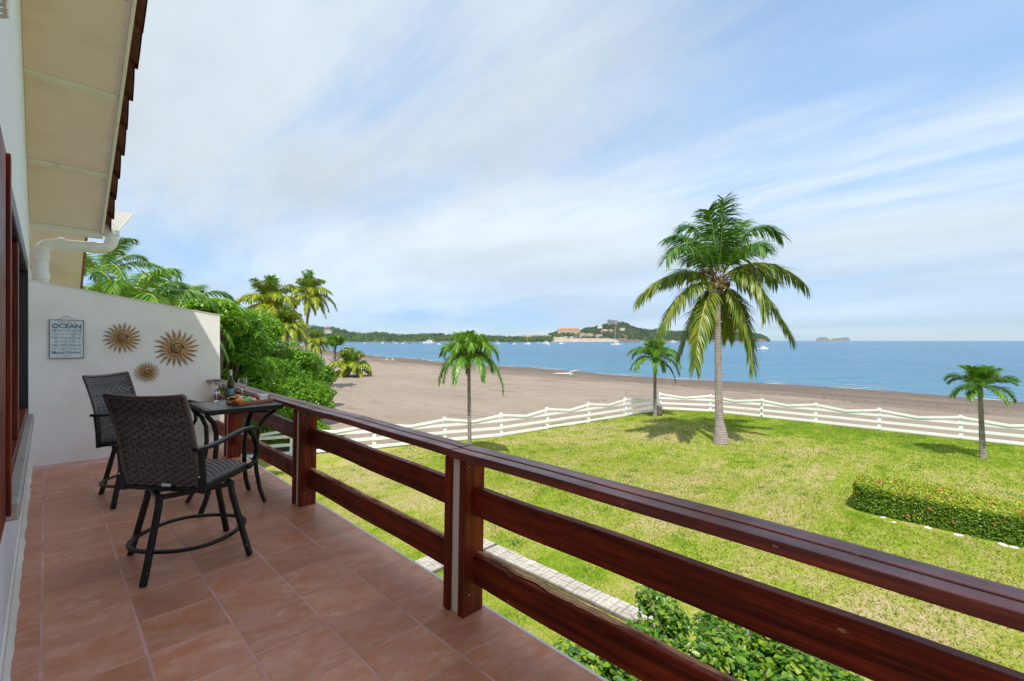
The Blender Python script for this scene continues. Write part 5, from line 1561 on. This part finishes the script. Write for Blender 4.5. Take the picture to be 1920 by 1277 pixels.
shrub((c.x, c.y, c.z - .05), (1.05, 1.25, .55), 11000, .040, 'leafy glossy shrub below the railing at the bottom of the picture', 1)
c = D(1500, 1300, 4.9)
shrub((c.x, c.y, c.z - .10), (.85, .9, .5), 6500, .038, 'second leafy shrub further right under the middle rail', 2)
c = D(1120, 1290, 4.4)
shrub((c.x, c.y, c.z - .10), (.55, .6, .45), 5000, .038, 'dark leafy shrub close to the edge of the tiles', 3)

# ================================================================== GRASS BLADES, SMALL GARDEN THINGS
M_BLADE = leaf_mat('grass_blade', [(0.11, 0.20, 0.008), (0.21, 0.31, 0.015), (0.33, 0.33, 0.06), (0.42, 0.35, 0.13)], .3, .6, .2, .55, 1.1)
def build_grass():
    rng = np.random.default_rng(8)
    n = 150000
    x = 4.6 + 12.5 * rng.random(n) ** 1.25; y = rng.uniform(-2.5, 17.5, n)
    lim = 19.5 - .38 * x
    keep = (y < lim) & ~((x > 6.78) & (x < 7.32) & (y < 8.3)) & ~((x > 5.35) & (x < 7.32) & (y > 7.62) & (y < 8.33)) & ~((x > 15.3) & (y < 2.3))
    x, y = x[keep], y[keep]; n = len(x)
    h = rng.uniform(.018, .05, n); a = rng.uniform(0, 6.283, n); ln = rng.normal(size=(n, 2)) * .03
    w = rng.uniform(.004, .009, n)
    z = np.full(n, LAWN_Z - .002)
    A = np.stack([x - np.cos(a) * w, y - np.sin(a) * w, z], 1); B = np.stack([x + np.cos(a) * w, y + np.sin(a) * w, z], 1); T = np.stack([x + ln[:, 0], y + ln[:, 1], z + h], 1)
    V = np.stack([A, B, T], 1).reshape(-1, 3)
    o = link('grass', np_mesh('grass', V, [np.arange(3 * n).reshape(n, 3)], M_BLADE)); tag(o, 'short green and straw coloured grass of the lawn', 'grass', kind='stuff')
    # coarser blades further off, and darker tufts
    n = 110000
    x = rng.uniform(9, 30.4, n); y = rng.uniform(-6, 17.5, n); lim = np.interp(x, [9, 13, 15.5, 18.6, 21.8, 25.2, 29.4, 30.6], [18.3, 17.0, 16.0, 15.6, 15.2, 14.8, 14.6, 12.0])
    keep = (y < lim) & ~((x > 15.3) & (x < 17.4) & (y < 2.4)); x, y = x[keep], y[keep]; n = len(x)
    h = rng.uniform(.03, .075, n); a = rng.uniform(0, 6.283, n); ln = rng.normal(size=(n, 2)) * .04; w = rng.uniform(.008, .020, n); z = np.full(n, LAWN_Z - .002)
    c0 = rng.uniform([5.5, -2], [29.5, 16], (420, 2)); m_ = rng.integers(12, 60, 420); idx = np.repeat(np.arange(420), m_)
    tx = c0[idx, 0] + rng.normal(size=len(idx)) * .13; ty = c0[idx, 1] + rng.normal(size=len(idx)) * .13; k2 = len(idx)
    ok = (ty < np.interp(tx, [5, 9, 13, 15.5, 18.6, 21.8, 25.2, 29.4, 30.6], [19.5, 18.3, 17.0, 16.0, 15.6, 15.2, 14.8, 14.6, 12.0])) & ~((tx > 6.7) & (tx < 7.4) & (ty < 8.4)); tx, ty = tx[ok], ty[ok]; k2 = len(tx)
    for nm, lab, X, Y, Hh, Wd, mt_ in (('lawn_blades', 'coarse grass blades over the far part of the lawn', x, y, h, w, M_BLADE), ('grass_tufts', 'darker green tufts scattered over the lawn', tx, ty, rng.uniform(.04, .10, k2), rng.uniform(.006, .013, k2), M_FRONDB)):
        q = len(X); aa = rng.uniform(0, 6.283, q); l2 = rng.normal(size=(q, 2)) * .035; zz = np.full(q, LAWN_Z - .002)
        A = np.stack([X - np.cos(aa) * Wd, Y - np.sin(aa) * Wd, zz], 1); B = np.stack([X + np.cos(aa) * Wd, Y + np.sin(aa) * Wd, zz], 1); T = np.stack([X + l2[:, 0], Y + l2[:, 1], zz + Hh], 1)
        o = link(nm, np_mesh(nm, np.stack([A, B, T], 1).reshape(-1, 3), [np.arange(3 * q).reshape(q, 3)], mt_)); tag(o, lab, 'grass', kind='stuff')
    # taller weeds along the fence foot
    k = 9000
    fx = np.array([7, 10, 13, 15.5, 18.6, 21.8, 25.2, 29.4]); fy = np.array([19.8, 18.5, 17.5, 16.5, 16.1, 15.7, 15.3, 15.1])
    x = rng.uniform(7, 29.4, k); y = np.interp(x, fx, fy) + np.abs(rng.normal(size=k)) * .18 + .1
    dens = (np.sin(x * 1.7) + np.sin(x * .6 + 1)) > .3; x, y = x[dens], y[dens]; k = len(x)
    h = rng.uniform(.06, .28, k); a = rng.uniform(0, 6.283, k); ln = rng.normal(size=(k, 2)) * .09; w = rng.uniform(.01, .02, k); z = np.full(k, -3.35)
    A = np.stack([x - np.cos(a) * w, y - np.sin(a) * w, z], 1); B = np.stack([x + np.cos(a) * w, y + np.sin(a) * w, z], 1); T = np.stack([x + ln[:, 0], y + ln[:, 1], z + h + .25], 1)
    o = link('beach_weeds', np_mesh('beach_weeds', np.stack([A, B, T], 1).reshape(-1, 3), [np.arange(3 * k).reshape(k, 3)], M_FRONDB)); tag(o, 'green weeds growing along the outside of the fence', 'weeds', kind='stuff')
build_grass()
def build_small():
    # stump
    p = G(1232, 779, LAWN_Z); s = p.dot(FWD) / FPX
    m = MB(); m.tube([(0, 0, -.05), (0.02, 0, .2), (0, .02, .45), (-.02, 0, .60), (-.02, 0, .64)], [.21, .19, .20, .19, .10], 12, up=(0, 1, 0))
    rr = random.Random(1); m.v = [(x * (1 + .10 * rr.uniform(-1, 1)), y * (1 + .10 * rr.uniform(-1, 1)), z) for x, y, z in m.v]
    o = m.build('tree_stump', mat('grey_brown_stump', (0.20, 0.155, 0.12), .9, col2=(0.11, .08, .06), scale=7, bump=.5, bscale=18, bdist=.02), smooth='all'); o.location = p + RIGHT * .12; tag(o, 'short grey-brown stump beside the small corner palm', 'stump')
    p = G(622, 874, LAWN_Z); m = MB(); m.lathe([(.028, -.05), (.028, .12), (.036, .125), (.036, .17), (.01, .18)], 10)
    o = m.build('sprinkler_head', mat('yellow_plastic', (0.62, 0.42, 0.02), .5), smooth=True); o.location = p; tag(o, 'small yellow sprinkler peg in the grass near the fence', 'sprinkler')
    # driftwood
    p = G(1062, 703, -3.95); s = p.dot(FWD) / FPX
    t = empty('driftwood', p, label='bleached forked driftwood log lying on the beach', cat='driftwood')
    M_ = mat('bleached_wood', (0.62, 0.57, 0.50), .85, col2=(0.42, .37, .31), scale=3)
    m = MB(); m.tube([RIGHT * (-24 * s) + UP * .22, RIGHT * (-8 * s) + UP * .18, RIGHT * (6 * s) + UP * .2, RIGHT * (13 * s) + UP * (.05)], [.10, .16, .20, .14], 8); m.build('log', M_, t, smooth='all')
    m = MB(); m.tube([RIGHT * (2 * s) + UP * .22, RIGHT * (12 * s) + UP * .62, RIGHT * (24 * s) + UP * .80], [.15, .11, .06], 8); m.build('branch', M_, t, smooth='all')
    m = MB(); m.tube([RIGHT * (4 * s) + UP * .1, RIGHT * (9 * s) - FWD * .3 - UP * .0], [.12, .05], 7); m.build('branch', M_, t, smooth='all')
    for k, (u, v) in enumerate(((725, 675), (736, 675.5))):
        p = G(u, v, -3.95); s = p.dot(FWD) / FPX
        t = empty('beach_easel', p, -YAW, label=('left' if k == 0 else 'right') + ' one of two small white folding frames standing on the dark sand', cat='easel', group='white folding frames on the beach')
        for q in (-1, 1):
            m = MB(); m.bar((q * 2.4 * s, 0, 0), (0, 0, 3.4 * s), .09, .30, up=(0, 1, 0)); m.build('panel', M_WHITEFENCE, t)
build_small()
# ================================================================== FAR SHORES
M_FARLAND = mat('far_green_ground', (0.055, 0.085, 0.025), .95, col2=(0.12, 0.10, 0.05), scale=.02, kind='World')
M_ROCK = mat('reddish_cliff_rock', (0.16, 0.105, 0.08), .95, col2=(0.08, 0.065, 0.045), scale=.06, kind='World')
M_FARLEAF = leaf_mat('far_forest_leaf', [(0.028, 0.068, 0.014), (0.050, 0.105, 0.018), (0.095, 0.160, 0.030)], .15, .6, .2, .6, .012)
M_FARLEAF2 = leaf_mat('far_mangrove_leaf', [(0.035, 0.085, 0.014), (0.065, 0.130, 0.020), (0.125, 0.200, 0.035)], .15, .6, .2, .6, .015)
M_PALESAND = mat('pale_sand_and_rock', (0.38, 0.32, 0.26), .9, col2=(0.28, 0.24, 0.20), scale=.05, kind='World')
M_ISLAND = mat('island_rock', (0.13, 0.11, 0.075), .95, col2=(0.07, 0.085, 0.04), scale=.01, kind='World')
def ridge(name, prof, d, front, back, mt, drop=0.0):
    """prof [(u, v)]: skyline read off the photograph at distance d"""
    us = np.linspace(prof[0][0], prof[-1][0], 120)
    vv = np.interp(us, [p[0] for p in prof], [p[1] for p in prof])
    vs = []; fs = []; q = [(-1, 0), (-.75, .22), (-.45, .60), (-.2, .88), (0, 1), (.4, .75), (1, 0)]
    k = len(q)
    for u, v in zip(us, vv):
        crest = EYE + (638.5 - v) * d / FPX - drop
        crest = max(crest, SEA_Z + .5)
        for s, h in q:
            dd = d + (front if s < 0 else back) * s
            p = D(u, 638.5, dd); vs.append((p.x, p.y, SEA_Z - 1 + (crest - SEA_Z + 1) * h))
    n = len(us)
    for i in range(n - 1):
        for j in range(k - 1): fs.append((i*k+j, (i+1)*k+j, (i+1)*k+j+1, i*k+j+1))
    m = MB(); m.add(vs, fs); o = m.build(name, mt, smooth='all'); tag(o, kind='structure'); return o
def wood(name, label, prof, d, front, n, r, mt, leaf, drop, seed, per=46, lo=.02, skip=None, vbase=None):
    rng = np.random.default_rng(seed)
    us = rng.uniform(prof[0][0], prof[-1][0], n); vv = np.interp(us, [p[0] for p in prof], [p[1] for p in prof])
    h = lo + (1 - lo) * rng.random(n) ** .8; h[: n // 5] = rng.uniform(.94, 1.0, n // 5)
    s = -np.interp(h, [0, .22, .60, .88, 1], [1, .75, .45, .2, 0])
    cl = []
    for u, v, hh, ss in zip(us, vv, h, s):
        if skip and skip(u, hh): continue
        crest = EYE + (638.5 - v) * d / FPX - drop
        p = D(u, 638.5, d + front * ss); z = SEA_Z + (max(crest, SEA_Z + .5) - SEA_Z) * hh
        rr = r * rng.uniform(.6, 1.3)
        cl.append((p.x, p.y, z + rr * .45, rr, rr, rr * .75))
    V, F = leaf_cloud(len(cl) * per, cl, leaf, .7, .35, .75, rng=rng)
    o = link(name, np_mesh(name, V, [F], mt)); tag(o, label, 'forest', kind='stuff'); return o
PL = [(360, 612), (480, 606), (580, 610), (590, 610), (607, 612.5), (623, 613.5), (638, 617.5), (655, 621.6), (668, 624), (683, 625.5), (705, 623), (723, 624.5), (755, 627), (780, 627.5), (800, 626), (830, 625.5), (847, 627), (880, 628.5), (905, 629.5), (950, 631), (985, 631.5), (1035, 630)]
ridge('far_shore', PL, 1900, 170, 400, M_FARLAND, 8)
wood('far_forest', 'low green forest along the far left shore of the bay', PL, 1900, 165, 1500, 8.5, M_FARLEAF2, 2.2, 8.5, 1, 40, .03)
PR = [(1026, 630), (1031, 626), (1042, 622.5), (1059, 621), (1087, 622), (1100, 615), (1112, 614), (1129, 609.5), (1138, 607), (1145, 606), (1160, 605), (1170, 604.5), (1181, 610.6), (1200, 616.5), (1219, 619.5), (1230, 617.5), (1246, 621), (1269, 622), (1310, 620), (1337, 620), (1374, 624), (1400, 624.5), (1417, 626), (1428, 629), (1436, 632), (1440, 637)]
ridge('headland', PR, 2400, 230, 420, M_ROCK, 8)
wood('headland_trees', 'green trees covering the steep headland across the bay', PR, 2400, 225, 2000, 8.5, M_FARLEAF, 2.6, 7, 2, 40, .04, skip=lambda u, h: (u > 1160 and h < .13) or (u > 1420 and h < .55) or (1040 < u < 1160 and h < .06))
def build_breakwater():
    vs = []; us = np.linspace(900, 1158, 60); rr = random.Random(4)
    for u in us:
        top = EYE + (638.5 - (634.6 + rr.uniform(-.3, .3))) * 2130 / FPX
        if u > 1140: top -= (u - 1140) * .35
        for dd, z in ((2085, SEA_Z - 1), (2128, top), (2160, top + .5), (2200, top)): p = D(u, 638.5, dd); vs.append((p.x, p.y, z))
    fs = [(i*4+k, (i+1)*4+k, (i+1)*4+k+1, i*4+k+1) for i in range(len(us) - 1) for k in range(3)]
    m = MB(); m.add(vs, fs); o = m.build('breakwater', M_PALESAND); tag(o, 'long pale rock and sand breakwater below the headland', 'breakwater')
build_breakwater()
ridge('island', [(1529, 638), (1531, 635), (1534, 633), (1541, 632), (1549, 632.4), (1553, 634.5), (1556, 638)], 9000, 150, 200, M_ISLAND)
ridge('island', [(1557, 638), (1560, 635), (1566, 633.6), (1574, 634), (1580, 633), (1586, 632), (1591, 633.2), (1595, 637.9)], 9000, 150, 200, M_ISLAND)

# ------------------------------------------------------------------ buildings across the bay
M_WIN = mat('far_window', (0.05, 0.055, 0.06), .2)
M_REDROOF = mat('red_tile_roof_far', (0.36, 0.125, 0.07), .8)
def far_building(u0, u1, v0, v1, d, wallc, label, roofc=None, cols=6, rows=2, kind='flat', bays=None, nm='building'):
    a = D(u0, 638.5, d); b = D(u1, 638.5, d); W = (b - a).length; k = d / FPX
    zt = EYE + (638.5 - v0) * k; zb = EYE + (638.5 - v1) * k; H = zt - zb
    c = (a + b) / 2
    t = empty('far_' + nm, (c.x, c.y, zb), -YAW, label=label, cat=nm)
    wm = mat('far_wall_paint', wallc, .8)
    Dp = min(16, W * .7)
    if bays:
        n = len(bays)
        for i, bc in enumerate(bays):
            m = MB(); m.box(-W/2 + W*i/n, -W/2 + W*(i+1)/n - .05, (-1.2 if i % 2 else 0), Dp, -8, H - (1.2 if i % 2 else 0)); m.build('wall', mat('far_bay_paint', bc, .8), t)
    else:
        m = MB(); m.box(-W/2, W/2, 0, Dp, -8, H * (.72 if kind == 'hip' else 1)); m.build('wall', wm, t)
    if kind == 'hip':
        h0 = H * .72 + .02; m = MB()
        m.add([(-W/2-.8, -.8, h0), (W/2+.8, -.8, h0), (W/2+.8, Dp+.8, h0), (-W/2-.8, Dp+.8, h0), (-W/2+W*.16, Dp/2, H), (W/2-W*.16, Dp/2, H)], [(0,1,5,4),(1,2,5),(2,3,4,5),(3,0,4),(3,2,1,0)])
        m.build('roof', mat('far_roof', roofc or (0.36, 0.125, 0.07), .8), t)
    elif roofc:
        m = MB(); m.box(-W/2 - .5, W/2 + .5, -.9, Dp + .5, H + .02, H + .9); m.build('roof', mat('far_roof', roofc, .8), t)
    ww = W / cols * .42; wh = H * .72 / rows * .5 if kind == 'hip' else H / rows * .5
    m = MB(); m.box(-ww/2, ww/2, -.12, .3, 0, wh); me = m.mesh('window', M_WIN)
    hh = H * (.70 if kind == 'hip' else .95)
    for r in range(rows):
        for q in range(cols):
            yo = -1.2 if (bays and int((q + .5) / cols * len(bays)) % 2) else 0
            link('window', me, t, (-W/2 + W * (q + .5) / cols, yo, hh * (r + .28) / rows))
    return t
far_building(981.5, 1002, 627.6, 635, 2220, (0.62, 0.56, 0.42), 'cream and pink apartment block at the left end of the marina', cols=8, rows=3, bays=[(0.60, 0.28, 0.25), (0.66, 0.62, 0.46), (0.66, 0.60, 0.40), (0.60, 0.56, 0.45), (0.56, 0.25, 0.22)])
far_building(1004, 1033, 627.4, 635.5, 2215, (0.60, 0.52, 0.35), 'yellow apartment block with red corner beside the marina', cols=10, rows=3, bays=[(0.52, 0.22, 0.20), (0.68, 0.60, 0.34), (0.62, 0.63, 0.44), (0.68, 0.58, 0.32), (0.64, 0.61, 0.42), (0.55, 0.24, 0.20)])
far_building(1033.5, 1057, 632.0, 636.3, 2195, (0.66, 0.61, 0.50), 'low cream marina hall', cols=7, rows=1, bays=[(0.68, 0.64, 0.52), (0.66, 0.58, 0.40), (0.70, 0.66, 0.56)])
far_building(1057.5, 1075, 631.2, 636.3, 2190, (0.70, 0.62, 0.30), 'low yellow and mauve marina building', cols=5, rows=1, bays=[(0.66, 0.60, 0.46), (0.30, 0.20, 0.30), (0.70, 0.63, 0.28)])
far_building(1075.5, 1084, 628.3, 636.2, 2190, (0.11, 0.15, 0.20), 'dark slate cube building at the marina', cols=2, rows=2)
far_building(1046, 1087.5, 614.6, 624.5, 2330, (0.62, 0.42, 0.26), 'long salmon hotel with red roof on the hill', (0.42, 0.17, 0.11), cols=14, rows=3, kind='hip', nm='hotel')
far_building(1087, 1098, 624, 630, 2250, (0.58, 0.46, 0.34), 'small tan villa at the foot of the headland', (0.36, 0.16, 0.10), cols=3, rows=2, kind='hip', nm='villa')
far_building(1099, 1113, 625, 630, 2245, (0.60, 0.48, 0.37), 'wide tan villa between the trees', (0.38, 0.19, 0.13), cols=4, rows=1, kind='hip', nm='villa')
far_building(1117, 1130, 627, 632.5, 2235, (0.62, 0.53, 0.45), 'pale villa just above the breakwater end', (0.40, 0.22, 0.16), cols=4, rows=2, kind='hip', nm='villa')
far_building(1127, 1152, 617.5, 625, 2290, (0.70, 0.62, 0.54), 'large whitish villa with pink roof halfway up the headland', (0.50, 0.26, 0.20), cols=8, rows=2, kind='hip', nm='villa')
far_building(1121, 1129, 609.2, 613.5, 2330, (0.72, 0.72, 0.72), 'small white house high on the left flank of the headland', cols=3, rows=1, nm='house')
far_building(1140, 1147, 599.3, 606.5, 2370, (0.22, 0.22, 0.23), 'grey stone tower house on the summit', cols=2, rows=3, nm='tower')
far_building(1147.3, 1158, 601.0, 606.0, 2372, (0.30, 0.27, 0.25), 'grey-brown flat house on the summit beside the tower', (0.25, 0.20, 0.18), cols=4, rows=2, nm='house')
far_building(1162, 1172, 615, 618, 2300, (0.62, 0.60, 0.52), 'little pale house in the trees right of the summit', cols=3, rows=1, nm='house')
far_building(1233, 1240, 617.5, 621.5, 2300, (0.62, 0.60, 0.56), 'pale house on the ridge behind the small palm', cols=2, rows=1, nm='house')
far_building(607, 619, 613.5, 617.5, 1800, (0.30, 0.17, 0.12), 'brown villa on the far left hill', (0.35, 0.15, 0.10), cols=5, rows=1, kind='hip', nm='villa')
far_building(609, 621, 618.5, 621.5, 1770, (0.50, 0.43, 0.36), 'tan terrace house below the hilltop villa', cols=4, rows=1, nm='house')

# ------------------------------------------------------------------ boats
M_HULL = mat('white_gelcoat', (0.80, 0.80, 0.80), .35)
M_HULLB = mat('dark_blue_hull', (0.03, 0.06, 0.12), .35)
M_BOATWIN = mat('boat_window', (0.02, 0.025, 0.03), .15)
M_CANVAS = mat('boat_canvas', (0.10, 0.17, 0.26), .8)
M_MAST = mat('aluminium_mast', (0.72, 0.72, 0.72), .35, metal=.5)
def hull_mb(L, B, F, y0=0.0, draft=.4):
    m = MB(); vs = []; fs = []; n = 9
    for i in range(n):
        s = i / (n - 1); x = -L/2 + L * s
        w = B/2 * (1 - max(0, (s - .45) / .55) ** 2.2) * (.88 + .12 * min(1, s * 4)); sh = F * (1 + .35 * s * s); w = max(w, .03)
        vs += [(x, y0 - w, sh), (x, y0 - w * .82, .15), (x + (.1 * L if i == n - 1 else 0) * -1, y0, -draft), (x, y0 + w * .82, .15), (x, y0 + w, sh)]
    for i in range(n - 1):
        for k in range(4): fs.append((i*5+k, i*5+k+1, (i+1)*5+k+1, (i+1)*5+k))
        fs.append((i*5+4, i*5, (i+1)*5, (i+1)*5+4))
    fs.append((4, 3, 2, 1, 0)); m.add(vs, fs); return m
def proto_motor():
    t = empty('motorboat'); hull_mb(8, 2.6, .95).build('hull', M_HULL, t)
    m = MB(); m.add([(-1.4, -1, 1.0), (1.8, -.9, 1.1), (1.8, .9, 1.1), (-1.4, 1, 1.0), (-1.2, -.9, 2.3), (.6, -.8, 2.3), (.6, .8, 2.3), (-1.2, .9, 2.3)], [(0,3,2,1),(4,5,6,7),(0,1,5,4),(1,2,6,5),(2,3,7,6),(3,0,4,7)]); m.build('cabin', M_HULL, t)
    m = MB(); m.add([(.65, -.82, 2.15), (.65, .82, 2.15), (1.55, .84, 1.35), (1.55, -.84, 1.35)], [(0,1,2,3)]); m.build('windscreen', M_BOATWIN, t)
    m = MB(); m.box(-1.9, .9, -1.05, 1.05, 2.45, 2.55); m.build('hardtop', M_HULL, t); return t
def proto_open():
    t = empty('open_boat'); hull_mb(7, 2.2, .8).build('hull', M_HULLB, t)
    m = MB()
    for x in (-1, .8):
        for y in (-.8, .8): m.tube([(x, y, .7), (x, y, 2.2)], .05, 5)
    m.build('canopy_poles', M_MAST, t); m = MB(); m.box(-1.5, 1.3, -1, 1, 2.2, 2.32); m.build('canopy', M_CANVAS, t); return t
def proto_sail():
    t = empty('sailboat'); hull_mb(11, 3.2, 1.1).build('hull', M_HULL, t)
    m = MB(); m.box(-2.2, 1.6, -.9, .9, 1.15, 1.75); m.build('cabin', M_HULL, t, bevel=.15)
    m = MB(); m.tube([(.6, 0, 1.1), (.6, 0, 15)], [.12, .07], 6, up=(0, 1, 0)); m.build('mast', M_MAST, t)
    m = MB(); m.tube([(.5, 0, 2.6), (-3.8, 0, 2.7)], .16, 6); m.build('boom', M_CANVAS, t)
    m = MB(); m.tube([(5.2, 0, 1.4), (.6, 0, 14.8)], .025, 4); m.tube([(-5.2, 0, 1.2), (.6, 0, 14.8)], .025, 4); m.build('rigging', M_MAST, t); return t
def proto_cat():
    t = empty('catamaran'); 
    for y in (-2.6, 2.6): hull_mb(13, 1.7, 1.6, y).build('hull', M_HULL, t)
    m = MB(); m.box(-5.5, 3, -2.3, 2.3, 1.0, 1.65); m.build('bridge_deck', M_HULL, t, bevel=.1)
    m = MB(); m.box(-3.5, 2.4, -2.1, 2.1, 1.66, 3.1); m.build('cabin', M_HULL, t, bevel=.35)
    m = MB(); m.box(-3.0, 2.45, -2.14, 2.14, 2.2, 2.7); m.build('windows', M_BOATWIN, t)
    m = MB(); m.tube([(1, 0, 3), (1, 0, 24)], [.22, .12], 6, up=(0, 1, 0)); m.build('mast', M_MAST, t)
    m = MB(); m.tube([(1, 0, 4.4), (-5.5, 0, 4.6)], .3, 6); m.build('boom', M_HULL, t)
    m = MB(); m.tube([(6.5, 0, 1.8), (1, 0, 22)], .06, 4); m.build('rigging', M_MAST, t); return t
def proto_yacht():
    t = empty('motor_yacht'); hull_mb(17, 4.6, 2.0).build('hull', M_HULL, t)
    m = MB(); m.box(-6, 3.5, -1.9, 1.9, 2.0, 3.9); m.build('deckhouse', M_HULL, t, bevel=.3)
    m = MB(); m.box(-5, 3.55, -1.94, 1.94, 2.8, 3.4); m.build('windows', M_BOATWIN, t)
    m = MB(); m.box(-5, 1.2, -1.7, 1.7, 3.92, 4.7); m.build('flybridge', M_HULL, t, bevel=.2)
    m = MB(); m.box(-4.6, .4, -1.7, 1.7, 6.2, 6.4); m.build('hardtop', M_HULL, t)
    m = MB()
    for x in (-4.2, 0): 
        for y in (-1.5, 1.5): m.tube([(x, y, 4.6), (x, y, 6.2)], .07, 5)
    m.tube([(-1.5, 0, 6.3), (-1.5, 0, 9.5)], .08, 5, up=(0, 1, 0)); m.build('posts', M_MAST, t); return t
PROTO = {'m': proto_motor(), 'o': proto_open(), 's': proto_sail(), 'c': proto_cat(), 'y': proto_yacht()}
USED = set()
def boat(k, u, v, scale, yaw, label, group='boats moored in the bay'):
    d = min(2050, 6.2 * FPX / max(.5, v - 638.5))
    p = D(u, 638.5, d); p.z = SEA_Z
    o = PROTO[k] if k not in USED else copy_tree(PROTO[k]); USED.add(k)
    o.location = p; o.rotation_euler = (0, 0, -YAW + yaw); o.scale = [scale] * 3
    tag(o, label, 'boat', group); return o
bl = [('m', 684, 644.4), ('m', 717, 644.0), ('o', 732.5, 643), ('s', 737, 641.6), ('m', 743, 644.4), ('o', 750, 644), ('m', 755, 644.6), ('m', 759, 641.6), ('o', 768, 644), ('s', 770, 641.5), ('o', 782.5, 645), ('m', 794, 642), ('m', 814, 642.4), ('m', 822.5, 646.4), ('s', 825, 641.2), ('o', 835, 645.4), ('m', 836, 641.4), ('o', 845, 644.2), ('m', 853, 641.4),
      ('m', 933, 641.6), ('m', 935, 645), ('o', 958, 645), ('m', 964, 646.2), ('m', 973, 641.5), ('o', 957, 641.0), ('m', 1010, 644), ('m', 1042, 641.4), ('s', 1203, 641.2)]
txt = {'m': 'small white moored motorboat', 'o': 'small dark open boat with canopy', 's': 'white sailing boat with bare mast'}
rr = random.Random(8)
bl.sort(key=lambda q: q[1]); seen = {}
for k, u, v in bl:
    n = seen.get(k, 0); seen[k] = n + 1
    boat(k, u, v, rr.uniform(.85, 1.25), rr.choice((0, math.pi)) + rr.uniform(-.7, .7), txt[k] + ', ' + ORD[n] + ' of its kind from the left')
boat('y', 803, 644.2, 1.35, 2.9, 'large white motor yacht among the moored boats on the left')
boat('y', 1022, 646.6, .95, 2.2, 'white flybridge yacht seen bow-on off the breakwater')
boat('y', 1263, 642.6, 1.15, .3, 'white yacht half hidden between the palms near the headland')
boat('c', 1155, 647.4, 1.02, 2.3, 'large catamaran with a tall bare mast off the headland')
boat('c', 990, 646.0, .80, 2.5, 'smaller catamaran moored in front of the apartment blocks')
boat('c', 1053, 645.6, .80, .8, 'catamaran moored in front of the low marina hall')
boat('m', 1240, 641.6, 1.6, .5, 'white motorboat close under the headland cliff')
boat('m', 1431, 655.5, .95, .15, 'white speedboat under way on the open water')
def build_wake():
    d = 6.2 * FPX / 17.0; p = D(1431, 638.5, d); rng = np.random.default_rng(2); n = 260
    x = rng.uniform(-9, 9, n); y = rng.normal(size=n) * (.5 + .05 * np.abs(x)); s = rng.uniform(.15, .55, n)
    V = []
    for a, b, c in zip(x, y, s):
        o = p + RIGHT * a + FWD * b; o.z = SEA_Z + .10 + .25 * rng.random()
        V += [o + RIGHT * c * 2, o + FWD * c, o - RIGHT * c * 2, o - FWD * c]
    w = link('boat_wake', np_mesh('boat_wake', np.array([tuple(q) for q in V]), [np.arange(4 * n).reshape(n, 4)], mat('white_foam', (0.8, 0.82, 0.82), .8))); tag(w, 'white foam trailing round the speedboat', 'wake', kind='stuff')
build_wake()

# ------------------------------------------------------------------ air
HAZE_DENSITY = 0.000045
def build_haze():
    R = 15500.0
    m = MB(); m.box(-R, R, -R, R, -10.5, 112)
    o = m.build('haze', None) if False else link('haze', m.mesh('haze', bpy.data.materials.new('sea_haze')))
    mt = o.data.materials[0]; mt.use_nodes = True; nt = mt.node_tree; nt.nodes.clear()
    out = nt.nodes.new('ShaderNodeOutputMaterial'); v = nt.nodes.new('ShaderNodeVolumePrincipled')
    v.inputs['Color'].default_value = (0.80, 0.90, 1.0, 1); v.inputs['Density'].default_value = HAZE_DENSITY; v.inputs['Anisotropy'].default_value = 0.2
    nt.links.new(v.outputs[0], out.inputs['Volume'])
    tag(o, kind='stuff')
if HAZE_DENSITY > 0: build_haze()
